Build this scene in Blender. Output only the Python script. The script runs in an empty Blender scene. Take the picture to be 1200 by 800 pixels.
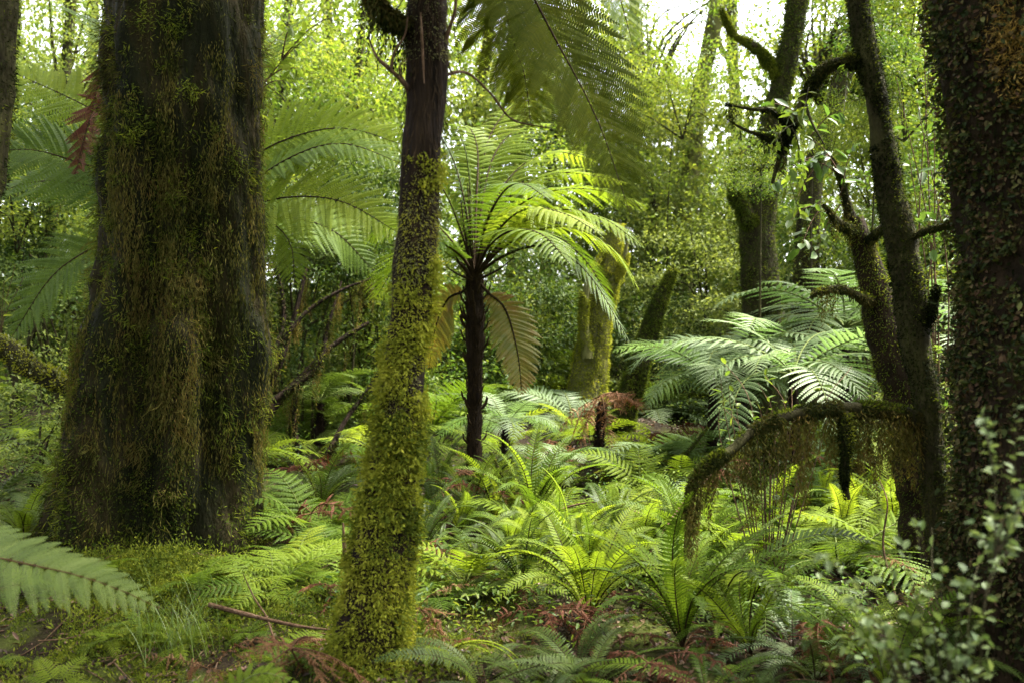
import bpy, math, random
import numpy as np
from mathutils import Vector, Matrix

SC = bpy.context.scene
COL = SC.collection
R = math.radians
rng = np.random.default_rng(7)
random.seed(7)

# ------------------------------------------------------------------ camera, sky, sun, exposure
F, HZ, CZ = 1152.0, 430.0, 1.6          # focal length in photo pixels, horizon row, eye height
cam = bpy.data.cameras.new('camera')
cam.sensor_width = 36.0
cam.lens = 36.0 * F / 1200.0
cam.shift_y = (HZ - 400.0) / 1200.0
cam.clip_start = 0.05
cam.clip_end = 1000.0
cam.dof.use_dof = True
cam.dof.focus_distance = 6.0
cam.dof.aperture_fstop = 2.3
cam_o = bpy.data.objects.new('camera', cam)
cam_o.location = (0, 0, CZ)
cam_o.rotation_euler = (R(90), 0, 0)
COL.objects.link(cam_o)
SC.camera = cam_o

SUN_EL, SUN_AZ = R(62), R(72)           # azimuth measured from +Y (view direction) towards +X
w = bpy.data.worlds.new('World')
SC.world = w
w.use_nodes = True
nt = w.node_tree
nt.nodes.clear()
sky = nt.nodes.new('ShaderNodeTexSky')
sky.sky_type = 'NISHITA'
sky.sun_disc = False
sky.sun_elevation = SUN_EL
sky.sun_rotation = SUN_AZ
sky.air_density = 1.0
sky.dust_density = 4.0
hsv = nt.nodes.new('ShaderNodeHueSaturation')   # thin white overcast: the blue is washed out evenly
hsv.inputs['Saturation'].default_value = 0.22
bgn = nt.nodes.new('ShaderNodeBackground')
bgn.inputs['Strength'].default_value = 0.13
wo = nt.nodes.new('ShaderNodeOutputWorld')
nt.links.new(sky.outputs[0], hsv.inputs['Color'])
nt.links.new(hsv.outputs[0], bgn.inputs['Color'])
nt.links.new(bgn.outputs[0], wo.inputs['Surface'])

sun = bpy.data.lights.new('sun', 'SUN')
sun.energy = 3.4
sun.angle = R(12)
sun.color = (1.0, 0.95, 0.84)
sun_o = bpy.data.objects.new('sun', sun)
sd = Vector((math.sin(SUN_AZ) * math.cos(SUN_EL), math.cos(SUN_AZ) * math.cos(SUN_EL), math.sin(SUN_EL)))
sun_o.rotation_euler = sd.to_track_quat('Z', 'Y').to_euler()
sun_o.location = (0, 0, 30)
COL.objects.link(sun_o)

SC.view_settings.view_transform = 'Standard'
SC.view_settings.look = 'None'
SC.view_settings.exposure = 3.3
SC.view_settings.gamma = 1.0
SC.cycles.max_bounces = 6
SC.cycles.diffuse_bounces = 4
SC.cycles.glossy_bounces = 2
SC.cycles.transmission_bounces = 4
SC.cycles.use_denoising = True

# ------------------------------------------------------------------ helpers
def P(u, v, Y):
    """point seen at photo pixel (u, v) at distance Y"""
    return np.array(((u - 600.0) / F * Y, Y, CZ - (v - HZ) / F * Y))

def nrm(a):
    return a / np.maximum(np.linalg.norm(a, axis=-1, keepdims=True), 1e-9)

def vnoise(p, seed=0):
    """value noise in -1..1, p is (..., 3)"""
    p = np.asarray(p, float)
    i = np.floor(p).astype(np.int64)
    f = p - i
    f = f * f * (3 - 2 * f)
    def h(x, y, z):
        n = (x * 374761393 + y * 668265263 + z * 2147483647 + seed * 974634777) & 0xffffffff
        n = ((n ^ (n >> 13)) * 1274126177) & 0xffffffff
        n = (n ^ (n >> 16)) & 0xffff
        return n / 32767.5 - 1.0
    x, y, z = i[..., 0], i[..., 1], i[..., 2]
    fx, fy, fz = f[..., 0], f[..., 1], f[..., 2]
    r = 0
    for dx in (0, 1):
        for dy in (0, 1):
            for dz in (0, 1):
                wgt = (fx if dx else 1 - fx) * (fy if dy else 1 - fy) * (fz if dz else 1 - fz)
                r = r + wgt * h(x + dx, y + dy, z + dz)
    return r

def mesh(name, V, Q, mats, mi=None, T=None, smooth=False):
    me = bpy.data.meshes.new(name)
    V = np.asarray(V, np.float32)
    Q = np.asarray(Q, np.int32).reshape(-1, 4)
    me.vertices.add(len(V))
    me.vertices.foreach_set('co', V.ravel())
    me.loops.add(Q.size)
    me.loops.foreach_set('vertex_index', Q.ravel())
    me.polygons.add(len(Q))
    me.polygons.foreach_set('loop_start', np.arange(0, Q.size, 4, dtype=np.int32))
    if mi is not None:
        me.polygons.foreach_set('material_index', np.asarray(mi, np.int32))
    if smooth is True:
        me.polygons.foreach_set('use_smooth', np.ones(len(Q), bool))
    elif smooth is not False:
        me.polygons.foreach_set('use_smooth', np.asarray(smooth, bool))
    for m in (mats if isinstance(mats, (list, tuple)) else [mats]):
        me.materials.append(m)
    me.update(calc_edges=True)
    return me

class Geo:
    """collects arrays of quads; built as ONE mesh object"""
    def __init__(s):
        s.V, s.Q, s.M, s.S, s.n = [], [], [], [], 0
    def add(s, VQ, m=0, smooth=False):
        V, Q = VQ
        V = np.asarray(V, float).reshape(-1, 3)
        Q = np.asarray(Q).reshape(-1, 4)
        s.V.append(V); s.Q.append(Q + s.n); s.M.append(np.full(len(Q), m)); s.S.append(np.full(len(Q), smooth))
        s.n += len(V)
        return s
    def arrays(s):
        return np.concatenate(s.V), np.concatenate(s.Q), np.concatenate(s.M), np.concatenate(s.S)
    def mesh(s, name, mats, off=(0, 0, 0)):
        V, Q, M, S = s.arrays()
        return mesh(name, V - np.asarray(off), Q, mats, M, smooth=S)

def tag(o, label=None, cat=None, group=None, kind=None):
    if label: o['label'] = label
    if cat: o['category'] = cat
    if group: o['group'] = group
    if kind: o['kind'] = kind
    return o

def link(name, data, parent=None, loc=None, mat=None, kind=None, label=None):
    o = bpy.data.objects.new(name, data)
    COL.objects.link(o)
    if parent: o.parent = parent
    if loc is not None: o.location = loc
    if mat is not None: o.matrix_local = mat
    if kind: o['kind'] = kind
    if label: o['label'] = label
    return o

def thing(name, label, cat, loc=(0, 0, 0), group=None):
    o = link(name, None, loc=tuple(loc))
    o.empty_display_size = 0.1
    return tag(o, label, cat, group)

def part(name, geo, mats, root, kind=None, label=None, parent=None):
    """mesh in world coordinates becomes a child of root (or of a part of root)"""
    me = geo.mesh(name, mats, tuple(root.location))
    return link(name, me, parent or root, kind=kind, label=label)

def curve(pts, n=40):
    """Catmull-Rom through pts, resampled to n points evenly by length"""
    p = np.asarray(pts, float)
    if len(p) == 2:
        p = np.array([p[0], (p[0] + p[1]) / 2, p[1]])
    e = np.vstack([2 * p[0] - p[1], p, 2 * p[-1] - p[-2]])
    out = []
    for i in range(1, len(e) - 2):
        t = np.linspace(0, 1, 16, endpoint=False)[:, None]
        a, b, c, d = e[i - 1], e[i], e[i + 1], e[i + 2]
        out.append(0.5 * (2 * b + (c - a) * t + (2 * a - 5 * b + 4 * c - d) * t**2 + (3 * b - a - 3 * c + d) * t**3))
    out = np.vstack(out + [e[-2][None]])
    return resample(out, np.linspace(0, 1, n))

def resample(C, s):
    d = np.r_[0, np.cumsum(np.linalg.norm(np.diff(C, axis=0), axis=1))]
    d = d / d[-1]
    return np.stack([np.interp(s, d, C[:, k]) for k in range(3)], -1)

def length(C):
    return np.linalg.norm(np.diff(C, axis=0), axis=1).sum()

class Tube:
    """a limb: path, radius along it, surface roughness; gives its mesh and points on its surface"""
    def __init__(s, pts, radii, n=40, rough=0.06, freq=6.0, flute=0.0, seed=0, stretch=1.0):
        s.C = curve(pts, n)
        r = np.asarray(radii, float)
        s.R = np.interp(np.linspace(0, 1, n), np.linspace(0, 1, len(r)), r) if r.ndim == 1 else np.interp(np.linspace(0, 1, n), r[:, 0], r[:, 1])
        s.rough, s.freq, s.flute, s.seed, s.stretch = rough, freq, flute, seed, stretch
        T = nrm(np.gradient(s.C, axis=0))
        h = np.array([1.0, 0, 0]) if abs(T[:, 0]).mean() < 0.8 else np.array([0, 0, 1.0])
        N = nrm(h - (T @ h)[:, None] * T)
        s.T, s.N, s.B = T, N, np.cross(T, N)
        s.L = length(s.C)
    def at(s, k, th):
        """k: 0..1 along, th angle; arrays of the same shape -> point, outward normal"""
        n = len(s.C)
        x = np.clip(k, 0, 1) * (n - 1)
        i = np.minimum(x.astype(int), n - 2)
        f = (x - i)[..., None]
        g = lambda A: A[i] * (1 - f) + A[i + 1] * f
        C, N, B = g(s.C), g(s.N), g(s.B)
        r = (s.R[i] * (1 - f[..., 0]) + s.R[i + 1] * f[..., 0])
        o = np.cos(th)[..., None] * N + np.sin(th)[..., None] * B
        q = (C + o * r[..., None]) * s.freq * np.array([1, 1, s.stretch])
        d = s.rough * (vnoise(q, s.seed) + 0.5 * vnoise(q * 2.3, s.seed + 1) + (0.32 * vnoise(q * 5.3, s.seed + 2) if s.flute > .1 else 0))
        if s.flute:
            fl = s.flute * (1 - np.clip(k, 0, 1)) ** 1.3
            d = d + fl * (0.6 * np.cos(4 * th + 1.1 + 2 * k) + 0.4 * np.cos(7 * th + 3.0 - 3 * k) + 0.25 * np.cos(11 * th + 5 * k))
        return C + o * (r * (1 + d))[..., None], o
    def geo(s, nt=12, nk=None):
        nk = nk or len(s.C)
        k, th = np.meshgrid(np.linspace(0, 1, nk), np.linspace(0, 2 * np.pi, nt, endpoint=False), indexing='ij')
        V, _ = s.at(k, th)
        V = np.concatenate([V.reshape(-1, 3), s.C[:1], s.C[-1:]])
        a = np.arange(nk - 1)[:, None] * nt
        j = np.arange(nt)[None]
        j2 = (j + 1) % nt
        Q = np.stack([a + j, a + j2, a + nt + j2, a + nt + j], -1).reshape(-1, 4)
        return V[:-2], Q
    def pick(s, n, lo=0, hi=1, face=None):
        """random surface points; face = (direction, strength) prefers one side"""
        k = rng.uniform(lo, hi, n)
        th = rng.uniform(0, 2 * np.pi, n)
        p, o = s.at(k, th)
        if face is not None:
            keep = (o @ np.asarray(face[0], float)) > face[1]
            p, o, k = p[keep], o[keep], k[keep]
        return p, o, k

def blades(p, d, L, W, nor=None, fold=0.0):
    """diamond leaves: p base, d direction, L length, W width"""
    n = len(p)
    d = nrm(d)
    if nor is None:
        nor = nrm(rng.normal(size=(n, 3)))
    b = nrm(np.cross(d, nor))
    nn = np.cross(b, d)
    L = np.broadcast_to(L, (n,))[:, None]
    W = np.broadcast_to(W, (n,))[:, None]
    m = p + d * L * 0.45 + nn * fold * W
    V = np.stack([p, m + b * W * 0.5, p + d * L, m - b * W * 0.5], 1).reshape(-1, 3)
    Q = np.arange(4 * n).reshape(-1, 4)
    return V, Q

def leaves6(p, d, L, W, nor, fold=0.15, curl=0.15):
    """oval leaves folded along the midrib (two quads each)"""
    n = len(p)
    d = nrm(d)
    b = nrm(np.cross(d, nor))
    nn = np.cross(b, d)
    L = np.broadcast_to(L, (n,))[:, None]
    W = np.broadcast_to(W, (n,))[:, None]
    up = nn * fold * W
    m1 = p + d * L * 0.28 + up
    m2 = p + d * L * 0.68 + up - nn * curl * L * 0.4
    tip = p + d * L - nn * curl * L
    V = np.stack([p, m1 + b * W * .42, m2 + b * W * .44, tip, m2 - b * W * .44, m1 - b * W * .42], 1).reshape(-1, 3)
    a = np.arange(n)[:, None] * 6
    Q = np.concatenate([a + [0, 1, 2, 3], a + [0, 3, 4, 5]], 1).reshape(-1, 4)
    return V, Q

def rdir(n):
    return nrm(rng.normal(size=(n, 3)))

def fuzz(tube, n, L, W, out=0.6, down=0.5, rnd=0.5, lo=0, hi=1, face=None, mask=None, sink=0.0, thin=0.0):
    """moss blades all over a limb"""
    p, o, k = tube.pick(n, lo, hi, face)
    if mask:
        m = vnoise(p * mask[0], mask[2] if len(mask) > 2 else 3) > mask[1]
        p, o = p[m], o[m]
    kk = k if not mask else k[m]
    f = rng.uniform(size=len(p)) < np.clip((hi - kk) / (.3 * (hi - lo)), 0, 1) if hi < 1 else slice(None)
    p, o, kk = p[f], o[f], kk[f]
    n = len(p)
    d = o * out + np.array([0, 0, -1.0]) * down + rdir(n) * rnd
    l = L * rng.uniform(0.4, 1.5, n) * (.8 + .5 * vnoise(p * 11, 77))
    if thin:
        l = l * np.clip(.25 + .75 * np.interp(kk, np.linspace(0, 1, len(tube.R)), tube.R) / thin, .25, 1)
    nor = nrm(o + rdir(n) * 0.6)
    return blades(p - o * sink, d, l, W * rng.uniform(0.6, 1.4, n), nor)

def strands(starts, lengths, bl=0.02, bw=0.008, step=0.012, spread=0.4):
    """hanging moss: chains of small blades"""
    ps, ds = [], []
    if len(starts) == 0:
        return np.zeros((0, 3)), np.zeros((0, 4), int)
    for p, l in zip(starts, lengths):
        m = max(3, int(l / step))
        t = np.linspace(0, 1, m)
        a = rng.uniform(0, 6.28)
        q = p + np.stack([np.sin(t * 3 + a) * 0.012 * l / 0.2, np.cos(t * 2.5 + a) * 0.012 * l / 0.2, -t * l], -1)
        q += rng.normal(size=q.shape) * 0.005 * (1.3 - t[:, None])
        ps.append(q)
        ds.append(rdir(m) * spread + np.array([0, 0, -1.0]))
    p = np.concatenate(ps); d = np.concatenate(ds)
    return blades(p, d, bl * rng.uniform(0.6, 1.5, len(p)), bw * rng.uniform(0.7, 1.3, len(p)))

def tufts(p, o, per, L, W, out=.8, down=.5, rnd=.6, spread=.012, six=False):
    """clumps of moss: a bundle of blades from each point"""
    n = len(p)
    if n == 0: return np.zeros((0, 3)), np.zeros((0, 4), int)
    sc = np.repeat(rng.uniform(.5, 1.5, n), per)
    oo = np.repeat(o, per, 0)
    lean = np.repeat(rdir(n) * .5, per, 0)
    q = np.repeat(p, per, 0) + rng.normal(size=(n * per, 3)) * spread * sc[:, None]
    d = oo * out + lean + rdir(n * per) * rnd + np.array([0, 0, -1.0]) * down
    l = L * sc * rng.uniform(.5, 1.3, n * per)
    f = leaves6 if six else blades
    return f(q, d, l, W * np.sqrt(sc) * rng.uniform(.7, 1.3, n * per), nrm(oo + rdir(n * per) * .8))

# ------------------------------------------------------------------ materials
def _n(nt, t, **kw):
    n = nt.nodes.new(t)
    for k, v in kw.items():
        setattr(n, k, v)
    return n

def _ramp(nt, cols, pos=None):
    r = nt.nodes.new('ShaderNodeValToRGB')
    e = r.color_ramp.elements
    pos = pos or np.linspace(0, 1, len(cols))
    while len(e) < len(cols):
        e.new(0.5)
    for x, c, q in zip(e, cols, pos):
        x.position = q
        x.color = (*c, 1)
    return r

def leaf_mat(name, cols, trans=0.4, rough=0.45, spec=0.4, nscale=1.5, wi=0.5, wn=0.5, wo_=0.25, tcol=(1.5, 1.45, 0.8), nsharp=1.0):
    """leaf: colour varies by leaf, by place and by plant; light shines through"""
    m = bpy.data.materials.new(name)
    m.use_nodes = True
    nt = m.node_tree
    nt.nodes.clear()
    out = _n(nt, 'ShaderNodeOutputMaterial')
    geo = _n(nt, 'ShaderNodeNewGeometry')
    oi = _n(nt, 'ShaderNodeObjectInfo')
    tc = _n(nt, 'ShaderNodeNewGeometry')
    no = _n(nt, 'ShaderNodeTexNoise')
    no.inputs['Scale'].default_value = nscale
    no.inputs['Detail'].default_value = 3
    nt.links.new(tc.outputs['Position'], no.inputs['Vector'])
    def math_(op, a, b):
        k = _n(nt, 'ShaderNodeMath', operation=op)
        for i, x in enumerate((a, b)):
            if isinstance(x, (int, float)): k.inputs[i].default_value = x
            else: nt.links.new(x, k.inputs[i])
        return k.outputs[0]
    nz = math_('MULTIPLY', math_('SUBTRACT', no.outputs['Fac'], 0.5), 2.6 * wn * nsharp)
    isl = math_('MULTIPLY', math_('SUBTRACT', geo.outputs['Random Per Island'], 0.5), wi)
    ob = math_('MULTIPLY', math_('SUBTRACT', oi.outputs['Random'], 0.5), wo_ * 2)
    fac = math_('ADD', math_('ADD', math_('ADD', nz, isl), ob), 0.5)
    rp = _ramp(nt, cols)
    nt.links.new(fac, rp.inputs[0])
    bs = _n(nt, 'ShaderNodeBsdfPrincipled')
    bs.inputs['Roughness'].default_value = rough
    bs.inputs['Specular IOR Level'].default_value = spec
    nt.links.new(rp.outputs[0], bs.inputs['Base Color'])
    if trans > 0:
        tr = _n(nt, 'ShaderNodeBsdfTranslucent')
        mx = _n(nt, 'ShaderNodeMix', data_type='RGBA', blend_type='MULTIPLY')
        mx.inputs[0].default_value = 1
        nt.links.new(rp.outputs[0], mx.inputs[6])
        mx.inputs[7].default_value = (*tcol, 1)
        nt.links.new(mx.outputs[2], tr.inputs['Color'])
        ms = _n(nt, 'ShaderNodeMixShader')
        ms.inputs[0].default_value = trans
        nt.links.new(bs.outputs[0], ms.inputs[1])
        nt.links.new(tr.outputs[0], ms.inputs[2])
        nt.links.new(ms.outputs[0], out.inputs['Surface'])
    else:
        nt.links.new(bs.outputs[0], out.inputs['Surface'])
    return m

def bark_mat(name, cols, scale=(7, 7, 2), pos=None, bump=0.6, rough=0.85, detail=8, fine=40):
    m = bpy.data.materials.new(name)
    m.use_nodes = True
    nt = m.node_tree
    bs = nt.nodes['Principled BSDF']
    bs.inputs['Roughness'].default_value = rough
    bs.inputs['Specular IOR Level'].default_value = 0.05
    g = _n(nt, 'ShaderNodeNewGeometry')
    mp = _n(nt, 'ShaderNodeMapping')
    mp.inputs['Scale'].default_value = scale
    nt.links.new(g.outputs['Position'], mp.inputs['Vector'])
    a = _n(nt, 'ShaderNodeTexNoise')
    a.inputs['Scale'].default_value = 1
    a.inputs['Detail'].default_value = detail
    a.inputs['Roughness'].default_value = 0.65
    a.inputs['Distortion'].default_value = 0.6
    nt.links.new(mp.outputs[0], a.inputs['Vector'])
    rp = _ramp(nt, cols, pos)
    nt.links.new(a.outputs['Fac'], rp.inputs[0])
    nt.links.new(rp.outputs[0], bs.inputs['Base Color'])
    b = _n(nt, 'ShaderNodeTexNoise')
    b.inputs['Scale'].default_value = fine / max(scale)
    b.inputs['Detail'].default_value = 6
    nt.links.new(mp.outputs[0], b.inputs['Vector'])
    ad = _n(nt, 'ShaderNodeMath', operation='ADD')
    nt.links.new(a.outputs['Fac'], ad.inputs[0])
    nt.links.new(b.outputs['Fac'], ad.inputs[1])
    bp = _n(nt, 'ShaderNodeBump')
    bp.inputs['Strength'].default_value = bump
    bp.inputs['Distance'].default_value = 0.03
    nt.links.new(ad.outputs[0], bp.inputs['Height'])
    nt.links.new(bp.outputs[0], bs.inputs['Normal'])
    return m

M = {}
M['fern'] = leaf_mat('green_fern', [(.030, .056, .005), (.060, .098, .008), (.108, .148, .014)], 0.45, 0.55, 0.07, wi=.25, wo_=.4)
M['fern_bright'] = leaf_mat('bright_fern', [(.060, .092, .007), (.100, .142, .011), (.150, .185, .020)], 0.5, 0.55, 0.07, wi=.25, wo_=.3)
M['fern_dark'] = leaf_mat('dark_fern', [(.018, .034, .006), (.036, .058, .009), (.062, .085, .014)], 0.35, 0.5, 0.12, wi=.25)  # fern green darkened to stand for shade; some plants take it at random
M['fern_silver'] = leaf_mat('silver_fern', [(.050, .082, .028), (.088, .126, .050), (.128, .164, .076)], 0.38, 0.5, 0.16, wi=.25, tcol=(1.2, 1.4, .8))
M['fern_over'] = leaf_mat('olive_fern', [(.012, .018, .002), (.026, .035, .003), (.052, .057, .004)], 0.42, 0.75, 0.01, wi=.2, wo_=.1, tcol=(1.6, 1.5, .35))
M['fern_pale'] = leaf_mat('pale_green_fern', [(.085, .125, .024), (.130, .175, .036), (.165, .205, .055)], .4, .5, .25, wi=.2)
M['moss_pale'] = leaf_mat('pale_moss', [(.05, .055, .018), (.11, .11, .04), (.17, .165, .07)], .3, .8, .1, nscale=5, wi=.6)
M['fern_yellow'] = leaf_mat('yellowing_fern', [(.070, .085, .010), (.120, .105, .012), (.140, .075, .012)], 0.5, 0.5, 0.3, wi=.2, wn=.9, nscale=5)
M['fern_dead'] = leaf_mat('dead_fern', [(.060, .024, .010), (.125, .060, .026), (.200, .115, .055)], 0.25, 0.75, 0.15, wi=.6, tcol=(1.3, 1, .7))
M['fern_red'] = leaf_mat('red_dead_fern', [(.040, .012, .006), (.080, .026, .012), (.120, .050, .024)], 0.25, 0.75, 0.15, wi=.6, tcol=(1.3, .9, .6))
M['stipe'] = bark_mat('dark_stipe', [(.010, .007, .004), (.035, .022, .010)], (30, 30, 30))
M['stipe_green'] = bark_mat('green_stipe', [(.05, .07, .015), (.10, .12, .03)], (30, 30, 30), rough=.5)
M['stipe_brown'] = bark_mat('brown_stipe', [(.05, .025, .012), (.11, .06, .03)], (30, 30, 30))
M['bark_big'] = bark_mat('shaded_mossy_bark', [(.004, .004, .002), (.009, .010, .004), (.022, .017, .007), (.028, .034, .009)], (5, 5, 1.3), (0.28, .45, .6, .8), 0.9)  # bark darkened so the trunk's shade sits in the colour
M['bark_fibre'] = bark_mat('fibrous_dark_bark', [(.004, .003, .002), (.012, .008, .005), (.032, .021, .012)], (28, 28, 3), (0.3, .5, .75), 1.0)
M['bark_mid'] = bark_mat('brown_moss_bark', [(.009, .007, .004), (.022, .020, .008), (.048, .048, .015)], (9, 9, 4), (.3, .5, .75), .8)
M['bark_pale'] = bark_mat('pale_mossy_bark', [(.035, .035, .014), (.085, .085, .030), (.150, .145, .060)], (5, 5, 2), (.3, .5, .75), .8)
M['bark_red'] = bark_mat('dark_red_bark', [(.006, .005, .003), (.016, .011, .006), (.036, .024, .013)], (9, 9, 5), (.3, .5, .75), .9)
M['wood'] = bark_mat('dead_wood', [(.03, .018, .010), (.075, .045, .026), (.13, .09, .06)], (20, 20, 20), (.3, .5, .75), .5)
M['moss_dark'] = leaf_mat('dark_moss', [(.003, .005, .001), (.009, .013, .003), (.024, .030, .006), (.046, .038, .010)], .25, .8, .03, nscale=3.5, wi=.7, wn=.9)
M['moss_shade'] = leaf_mat('shade_black_moss', [(.005, .006, .002), (.011, .014, .004), (.024, .028, .007), (.045, .045, .012)], .15, .9, .03, nscale=3.5, wi=.7, wn=.8)  # near-black moss, trunk shade is put into its colour
M['moss_brown'] = leaf_mat('brown_hanging_moss', [(.014, .019, .004), (.042, .043, .009), (.088, .078, .019), (.076, .052, .014)], .3, .8, .03, nscale=4, wi=.7, wn=.7)
M['moss_green'] = leaf_mat('green_moss', [(.018, .030, .005), (.052, .072, .008), (.110, .125, .014)], .35, .7, .03, nscale=5, wi=.7, wn=.7)
M['moss_bright'] = leaf_mat('bright_moss', [(.075, .090, .010), (.150, .165, .016), (.220, .215, .028)], .35, .75, .03, nscale=4, wi=.6, wn=.6)
M['moss_orange'] = leaf_mat('orange_moss', [(.10, .06, .012), (.19, .12, .025), (.26, .18, .05)], .3, .8, .1, nscale=6, wi=.6)
M['climber'] = leaf_mat('climber_leaf', [(.012, .020, .004), (.038, .048, .010), (.070, .038, .022), (.150, .180, .050)], .25, .55, .10, nscale=9, wi=1.0, wn=.4)
M['leaf_yellow'] = leaf_mat('yellow_green_leaf', [(.035, .066, .009), (.082, .118, .016), (.155, .172, .030)], .5, .5, .09, nscale=.9, wi=.6, wn=.7, wo_=.2)
M['leaf_mid'] = leaf_mat('mid_green_leaf', [(.024, .052, .009), (.058, .092, .014), (.120, .140, .022)], .45, .45, .09, nscale=1.1, wi=.7, wn=.7, wo_=.2)
M['leaf_olive'] = leaf_mat('olive_leaf', [(.042, .066, .014), (.090, .118, .026), (.155, .180, .048)], .4, .6, .09, nscale=1.2, wi=.7, wn=.7)
M['leaf_gloss'] = leaf_mat('glossy_leaf', [(.018, .040, .009), (.040, .075, .014), (.080, .120, .025)], .4, .45, .18, nscale=2, wi=.8)
M['leaf_deep'] = leaf_mat('deep_green_leaf', [(.010, .024, .005), (.024, .044, .008), (.050, .072, .014)], .3, .6, .08, nscale=2, wi=.8)
M['leaf_grey'] = leaf_mat('grey_green_leaf', [(.030, .052, .016), (.052, .080, .028), (.084, .112, .044)], .3, .55, .12, nscale=4, wi=.5, wo_=.5)
M['leaf_far'] = leaf_mat('far_leaf', [(.034, .062, .012), (.085, .115, .020), (.175, .185, .042)], .5, .6, .09, nscale=.45, wi=.7, wn=.9)
M['litter'] = leaf_mat('leaf_litter', [(.014, .006, .004), (.040, .016, .008), (.080, .040, .018), (.130, .085, .042)], .1, .6, .3, nscale=2.5, wi=.9, wn=.5)
M['grass'] = leaf_mat('grass_blade', [(.03, .06, .006), (.06, .10, .010), (.10, .14, .022)], .4, .45, .35)
M['lichen'] = leaf_mat('pale_lichen', [(.09, .10, .04), (.17, .18, .09), (.27, .27, .16)], .3, .7, .2, wi=.7)

gm = bark_mat('forest_floor', [(.005, .004, .002), (.013, .009, .005), (.018, .019, .005), (.040, .048, .009)], (2.2, 2.2, 2.2), (.3, .45, .53, .66), .9, .9, 10, 30)

# ------------------------------------------------------------------ ground
def ground(x, y):
    x = np.asarray(x, float); y = np.asarray(y, float)
    z = np.interp(y, [-400, -10, 0, 4, 8, 13, 20, 40, 120, 400], [0, -.2, 0, .22, .55, 1.15, 2.3, 4.5, 7, 8])
    q = np.stack([x, y, np.zeros_like(x + y)], -1)
    z = z + .10 * vnoise(q * .9, 5) + .04 * vnoise(q * 2.7, 6) + .015 * vnoise(q * 7, 7)
    z = z + .16 * np.exp(-(((x + 2.1) / 1.1) ** 2 + ((y - 5.4) / 1.2) ** 2))      # mound at the foot of the big tree
    z = z + .18 * np.exp(-(((x + .55) / .45) ** 2 + ((y - 4.1) / .5) ** 2))
    return z

g = np.unique(np.concatenate([np.linspace(-400, -40, 10), np.linspace(-40, -14, 14), np.linspace(-14, 14, 190), np.linspace(14, 40, 14), np.linspace(40, 400, 10)]))
gy = np.unique(np.concatenate([np.linspace(-400, -30, 8), np.linspace(-30, 0, 16), np.linspace(0, 20, 160), np.linspace(20, 45, 26), np.linspace(45, 400, 12)]))
X, Yg = np.meshgrid(g, gy, indexing='ij')
Vg = np.stack([X, Yg, ground(X, Yg)], -1).reshape(-1, 3)
a = (np.arange(len(g) - 1)[:, None] * len(gy) + np.arange(len(gy) - 1)[None]).ravel()
Qg = np.stack([a, a + len(gy), a + len(gy) + 1, a + 1], -1)
link('ground', mesh('ground', Vg, Qg, gm, smooth=True), kind='structure')

def on(u, Y):
    """ground point below photo column u at distance Y"""
    x = (u - 600) / F * Y
    return np.array((x, Y, float(ground(x, Y))))

# ------------------------------------------------------------------ fern fronds
def frond(C, hint, w=.4, pairs=28, pinn=20, s0=.14, droop=.25, ang=(78, 48), pl=.062, sweep=.12, rr=.009, curl=.25, base=.35, fill=.9, jit=.04):
    """two or three times divided frond along the path C. Returns list of pinnae (each V,Q) and the rachis (V,Q)"""
    C = resample(C, np.linspace(0, 1, 60))
    hint = np.asarray(hint, float)
    T = nrm(np.gradient(C, axis=0))
    N = nrm(hint - (T @ hint)[:, None] * T)
    B = np.cross(T, N)
    s = np.linspace(s0, .985, pairs)
    x = (s - s0) / (1 - s0)
    ix = np.clip((s * 59).round().astype(int), 0, 59)
    p0, t0, n0, b0 = resample(C, s), T[ix], N[ix], B[ix]
    prof = np.minimum(1, base + 2.0 * x) * np.maximum(1 - x ** 2.0, 0) ** .75
    l = np.maximum(w * prof, .02)
    an = np.radians(np.interp(x, [0, 1], ang))
    out = []
    rj = (np.arange(pinn) + .5) / pinn
    G = np.array([0, 0, -1.0])
    for sgn in (1, -1):
        a_ = an + rng.normal(size=pairs) * jit
        d = b0 * (sgn * np.sin(a_))[:, None] + t0 * np.cos(a_)[:, None] + n0 * .10
        d = nrm(d + rng.normal(size=d.shape) * jit)
        ll = l * rng.uniform(1 - 2 * jit, 1 + jit, pairs)
        dr = droop * rng.uniform(.7, 1.3, pairs)
        pos = p0[:, None] + ll[:, None, None] * (d[:, None] * rj[None, :, None] + (G * 1.0)[None, None] * (dr[:, None] * rj[None] ** 2)[..., None] + t0[:, None] * (sweep * rj ** 2)[None, :, None])
        tan = nrm(d[:, None] + G * (2 * dr[:, None] * rj[None])[..., None] + t0[:, None] * (2 * sweep * rj)[None, :, None])
        nn = nrm(n0[:, None] - (n0[:, None] * tan).sum(-1, keepdims=True) * tan)
        e0 = np.cross(nn, tan)
        ql = pl * w * (ll / w)[:, None] ** .55 * np.minimum(1, .55 + rj * 2.5)[None] * (1 - rj[None] ** 2.2) ** .7
        ql = np.maximum(ql, .003)
        hw = (ll / pinn * .5 * fill)[:, None] * np.ones_like(rj)[None]
        Vs = []
        for sg in (1, -1):
            e = nrm(e0 * sg + tan * .35)
            tip = pos + e * ql[..., None] - nn * (curl * ql)[..., None]
            h = tan * hw[..., None]
            Vs.append(np.stack([pos - h, pos + h, tip + h * .80, tip - h * .55], 2))
        Vp = np.concatenate(Vs, 1).reshape(pairs, -1, 3)                 # pairs, 2*pinn*4
        for i in range(pairs):
            out.append((Vp[i], np.arange(len(Vp[i])).reshape(-1, 4)))
    rach = Tube([*C[::6], C[-1]], [rr, rr * .75, rr * .4, rr * .12], 16, 0).geo(5)
    return out, rach

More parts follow.
